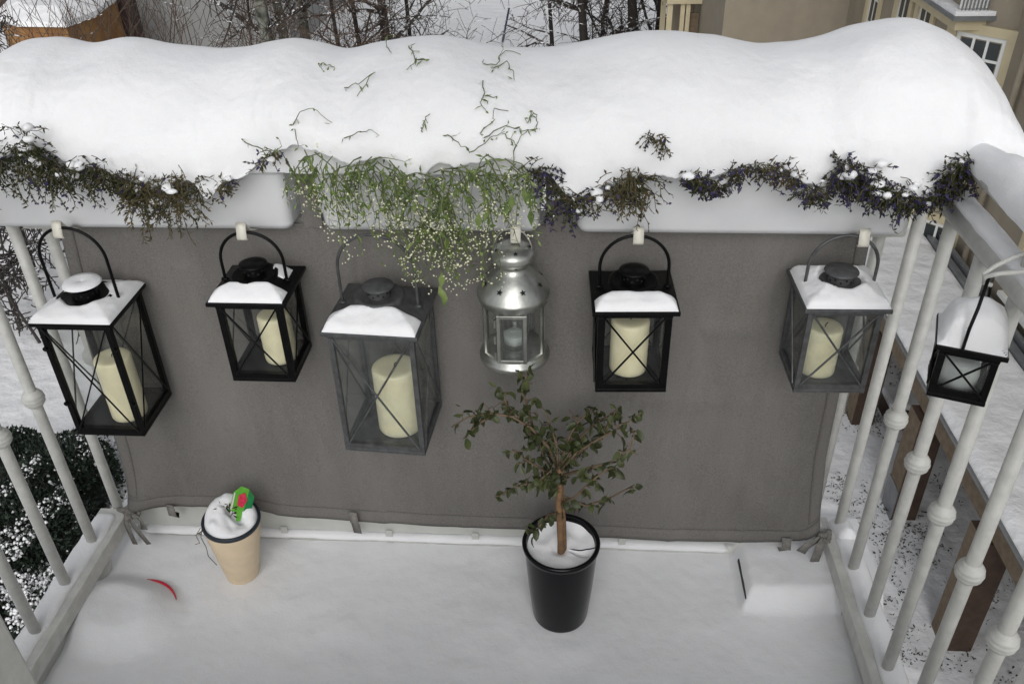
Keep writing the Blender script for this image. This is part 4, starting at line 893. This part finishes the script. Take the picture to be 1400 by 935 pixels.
# ------------------------------------------------------------------ bare trees
def rot_about(d, ang, az):
    a = d.orthogonal().normalized(); b = d.cross(a); s = a * math.cos(az) + b * math.sin(az); return (d * math.cos(ang) + s * math.sin(ang)).normalized()
def grow(segs, p, d, L, r, lvl, mx, P):
    n = P.get('n', 6) if lvl < mx else 4; step = L / n
    for k in range(n):
        r0 = r * (1 - .75 * k / n); r1 = r * (1 - .75 * (k + 1) / n)
        d = (d + rv(P['wob'] * (.4 if lvl == 0 else 1)) + Vector((0, 0, P['up'][min(lvl, len(P['up']) - 1)]))).normalized(); q = p + d * step
        segs.append((p, q, max(r0, P['rmin']), max(r1, P['rmin']), lvl))
        if lvl < mx and (lvl > 0 or (k + 1) / n > P['start']):
            for _ in range(P['kids'][min(lvl, len(P['kids']) - 1)]):
                if random.random() < .85:
                    grow(segs, p.lerp(q, random.random()), rot_about(d, random.uniform(*P['ang']), random.uniform(0, 6.28)), L * random.uniform(*P['len']) * (1 - .45 * k / n if lvl == 0 else 1), max(r0 * .5, P['rmin']), lvl + 1, mx, P)
        p = q
def tubes_np(segs, nside):
    if not segs: return [], []
    A = np.array([list(s[0]) for s in segs]); B = np.array([list(s[1]) for s in segs]); ra = np.array([s[2] for s in segs]); rb = np.array([s[3] for s in segs])
    d = B - A; d /= np.linalg.norm(d, axis=1, keepdims=True) + 1e-9
    ref = np.where(np.abs(d[:, 2:3]) > .9, np.array([[1., 0, 0]]), np.array([[0, 0, 1.]])); a = np.cross(d, ref); a /= np.linalg.norm(a, axis=1, keepdims=True) + 1e-9; b = np.cross(d, a)
    V = np.zeros((len(segs), 2 * nside, 3))
    for k in range(nside):
        t = 2 * math.pi * k / nside + .5; o = a * math.cos(t) + b * math.sin(t); V[:, k] = A + o * ra[:, None]; V[:, nside + k] = B + o * rb[:, None]
    fs = []
    for i in range(len(segs)):
        s = i * 2 * nside
        for k in range(nside): fs.append((s + k, s + (k + 1) % nside, s + nside + (k + 1) % nside, s + nside + k))
    return V.reshape(-1, 3), fs
def np_obj(name, V, F, mt, par, inv_, smooth=True):
    me = bpy.data.meshes.new(name); me.from_pydata(V.tolist() if len(V) else [], [], F); me.materials.append(MATS[mt])
    if smooth: me.polygons.foreach_set('use_smooth', [True] * len(me.polygons))
    o = bpy.data.objects.new(name, me); COL.objects.link(o); o.parent = par; o.matrix_parent_inverse = inv_; return o
def tree(name, base, height, r, seed, label, P, cat='tree', group=None, mats=('bark', 'twig'), stems=1, mx=3, lean=.0):
    random.seed(seed); o = thing(name, base, label, cat, group); iv = Matrix.Translation(base).inverted(); segs = []
    for s in range(stems):
        d = Vector((random.uniform(-1, 1) * (lean + (.38 if stems > 1 else 0)), random.uniform(-1, 1) * (lean + (.38 if stems > 1 else 0)), 1)).normalized()
        grow(segs, Vector(base) + (rv(.25) if stems > 1 else Vector()), d, height * (random.uniform(.75, 1.1) if stems > 1 else 1), r, 0, mx, P)
    for q in segs: pass
    V, F = tubes_np([s for s in segs if s[4] == 0], 7); np_obj('trunk', V, F, mats[0], o, iv)
    V, F = tubes_np([s for s in segs if s[4] > 0], 3); c = np_obj('crown', V, F, mats[1], o, iv, False)
    return o
PT = dict(wob=.16, up=(.02, -.03, -.05, -.05), kids=(2, 1, 1), start=.12, ang=(.7, 1.35), len=(.40, .62), rmin=.008, n=8)
PS = dict(wob=.10, up=(.03, .06, .05), kids=(1, 1, 1), start=.1, ang=(.35, .8), len=(.40, .62), rmin=.006, n=6)
def gpt(px, Y): p = at(px, 40, Y=Y); return Vector((p.x, Y, GZ))
G1 = 'bare trees at the edge of the garden'
TR = [(530, 27, 9, .19, 'thick dark bare tree trunk left of the snowy path'), (493, 29, 8, .10, 'thin bare tree just left of the thick trunk behind the drift'), (560, 29.5, 8, .09, 'slim bare tree right of the thick trunk at left'), (470, 26, 7, .09, 'brownish densely twigged tree beside the grey building'),
      
      (800, 26, 9, .17, 'dark bare tree right of the leaning pole'), (760, 29, 7, .09, 'low spreading bare tree right next to the leaning pole'), (818, 28, 9, .12, 'second straight trunk right of the leaning pole'), (872, 27, 10, .20, 'stout forked dark tree above the middle of the drift'),
      (896, 28.5, 9, .15, 'dark trunk close behind the stout forked tree'), (932, 27, 8, .14, 'dark trunk standing beside the yellowish porch')]
for i, (px, Y, h, r, lab) in enumerate(TR):
    tree('bare_tree', gpt(px, Y), h, r, 40 + i, lab, dict(PT, kids=(3, 2, 1) if px in (470,) else (2, 1, 1), len=(.22, .42) if px in (560, 760) else (.32, .55)), group=G1, lean=.12, mats=('bark', 'shrub_twig' if px == 470 else 'twig'))
for i, (px, Y, lab) in enumerate(((365, 26, 'pale mossy birch trunk at the right end of the grey wall'), (388, 27, 'second pale birch trunk beside the mossy one'), (412, 27.5, 'darker birch trunk right of the two pale ones'))):
    tree('birch_tree', gpt(px, Y), 10, .26 if i == 0 else .2, 70 + i, lab, dict(PT, start=.3), group='birch trees by the grey building', mats=('birch', 'twig'), lean=.02)
SHR = [(150, 26, 4.6, 'bare fan-shaped shrub before the left part of the grey wall'), (205, 27, 4.4, 'bare shrub second from the pavilion before the grey wall'), (258, 25, 4.0, 'low bare shrub before the middle of the grey wall'), (320, 26, 4.8, 'bare upright shrub before the right part of the grey wall'), (345, 27, 4.5, 'bare shrub touching the birch trunks'),
       (62, 24, 4.6, 'thin bare shrub rising in front of the pavilion roof'), (100, 25, 4.2, 'thin bare shrub at the right corner of the pavilion'), (-6, 19, 4.3, 'dense bare shrub at the left end of the snow drift')]
for i, (px, Y, h, lab) in enumerate(SHR):
    tree('bare_shrub', gpt(px, Y), h, .030, 90 + i, lab, dict(PS, rmin=.008), 'shrub', 'leafless shrubs in front of the far buildings', ('shrub_twig', 'shrub_twig'), stems=3, mx=2)
# nearer trees seen through the left railing
LT = [(30, 330, 15.5, 4.2, .10, 'bare snowy tree seen through the left railing above the lantern'), (75, 335, 17, 4.6, .09, 'bare tree behind the roof of the leftmost lantern'), (5, 390, 13.0, 3.2, .06, 'low bare snowy tree at the left picture edge'), (55, 470, 12.5, 2.2, .035, 'thin bare sapling beyond the left balusters')]
for i, (px, py, Y, h, r, lab) in enumerate(LT):
    p = at(px, py, Y=Y); b = Vector((p.x, Y, GZ)); tree('garden_tree', b, h, r, 120 + i, lab, dict(PT, rmin=.013, wob=.2, n=7, kids=(2, 1, 1), start=.2), group='bare trees seen through the left railing', mats=('twig_near', 'twig_near'), lean=.1)

# ------------------------------------------------------------------ snowy evergreen hedges, ground plants
def hedge(center, rad, n, seed, label, snow=.35, lump=1.0):
    random.seed(seed); c = Vector(center); o = thing('evergreen_hedge', (c.x, c.y, GZ), label, 'hedge', 'snowy evergreen hedges below the left railing'); iv = Matrix.Translation(o.location).inverted(); lf, sn, co = MB(), MB(), MB()
    co.lathe([(.0001, -rad[2])] + [(max(.0001, math.cos(R_(a)) * .86), math.sin(R_(a)) * .86 * rad[2]) for a in range(-80, 91, 17)], 16); co.v = [(c.x + q[0] * rad[0], c.y + q[1] * rad[1], c.z + q[2]) for q in co.v]
    for i in range(n):
        d = rv().normalized(); 
        if d.z < -.4: d.z = -d.z
        k = random.uniform(.82, 1.04) * (1 + .14 * lump * nz(d.x * 3 + seed, d.y * 3, d.z * 3)); p = c + Vector((d.x * rad[0], d.y * rad[1], d.z * rad[2])) * k
        isn = random.random() < .6 * snow * (.25 + 1.2 * max(0, d.z)) * (1.6 * 1.3 if nz(p.x * 1.9, p.y * 1.9, p.z * 1.9 + seed) > .08 else .15)
        if isn:
            s = random.uniform(.012, .036); blob(sn, p + Vector((0, 0, .02)), s)
        else:
            leafquad(lf, p, d + rv(.9), random.uniform(.05, .10), random.uniform(.025, .05))
    for mb, nm, mt in ((co, 'core', 'hedge_core'), (lf, 'leaves', 'hedge_leaf'), (sn, 'snow', 'snow_ground')):
        if mb.f: q = mb.build(nm, mt, o, nm != 'leaves'); q.matrix_parent_inverse = iv; q['kind'] = 'stuff'
    return o
p = at(85, 640, Z=-7.0); hedge((p.x, p.y, -7.35), (.62, .8, .75), 9000, 1, 'rounded dark evergreen hedge nearest the leftmost lantern', .16)
p = at(20, 610, Z=-7.0); hedge((p.x, p.y, -7.4), (.85, .35, .62), 6500, 2, 'narrow dark hedge strip at the left picture edge', .08)
p = at(40, 720, Z=-7.0); hedge((p.x, p.y, -7.35), (.72, .95, .72), 11000, 3, 'large snow flecked hedge behind the left balusters', .26)
p = at(0, 690, Z=-7.0); hedge((p.x, p.y, -7.45), (.5, .8, .62), 6000, 4, 'dark hedge cut by the left picture edge', .22)
p = at(20, 810, Z=-7.3); hedge((p.x, p.y, -7.55), (.7, .7, .5), 6500, 5, 'low twiggy hedge beneath the lower left railing', .4)
random.seed(77); m1, m2 = MB(), MB()
for i in range(9000):
    x = random.uniform(-8.3, -5.2); y = random.uniform(4.6, 10.2)
    if nz(x * 1.3, y * 1.3, 9) + .35 * nz(x * 4, y * 4) < -.05: continue
    p = Vector((x, y, GZ + random.uniform(.02, .26)))
    if random.random() < .42: leafquad(m1, p, rv() + Vector((0, 0, .4)), random.uniform(.05, .11), .04)
    else: blob(m2, p, random.uniform(.02, .06))
o = m1.build('ground_cover', 'hedge_leaf'); tag(o, 'dark low ground cover poking through snow below the left railing', 'ground cover', kind='stuff')
o = m2.build('ground_cover_snow', 'snow_ground', None, True); tag(o, 'lumps of snow lying on the low ground cover at left', 'snow', kind='stuff')
m1 = MB()
for i in range(16000):
    x = random.uniform(1.6, 6.7); y = random.uniform(2.6, 14.5); g = nz(x * .9, y * .9, 4) + .6 * nz(x * 3.1, y * 3.1, 6)
    if g < random.uniform(-.1, .3): continue
    p = Vector((x, y, GZ + .10 * nz(x * .25, y * .25) + .25 * nz(x * .05, y * .05, 3) + random.uniform(-.01, .05)))
    for _ in range(random.randint(1, 3)): leafquad(m1, p + rv(.05), Vector((random.uniform(-1, 1), random.uniform(-1, 1), random.uniform(0, .5))), random.uniform(.02, .07), random.uniform(.010, .028))
o = m1.build('dead_leaves', 'litter'); tag(o, 'dead leaves and stalks poking through the snow under the canopy', 'leaves', kind='stuff')
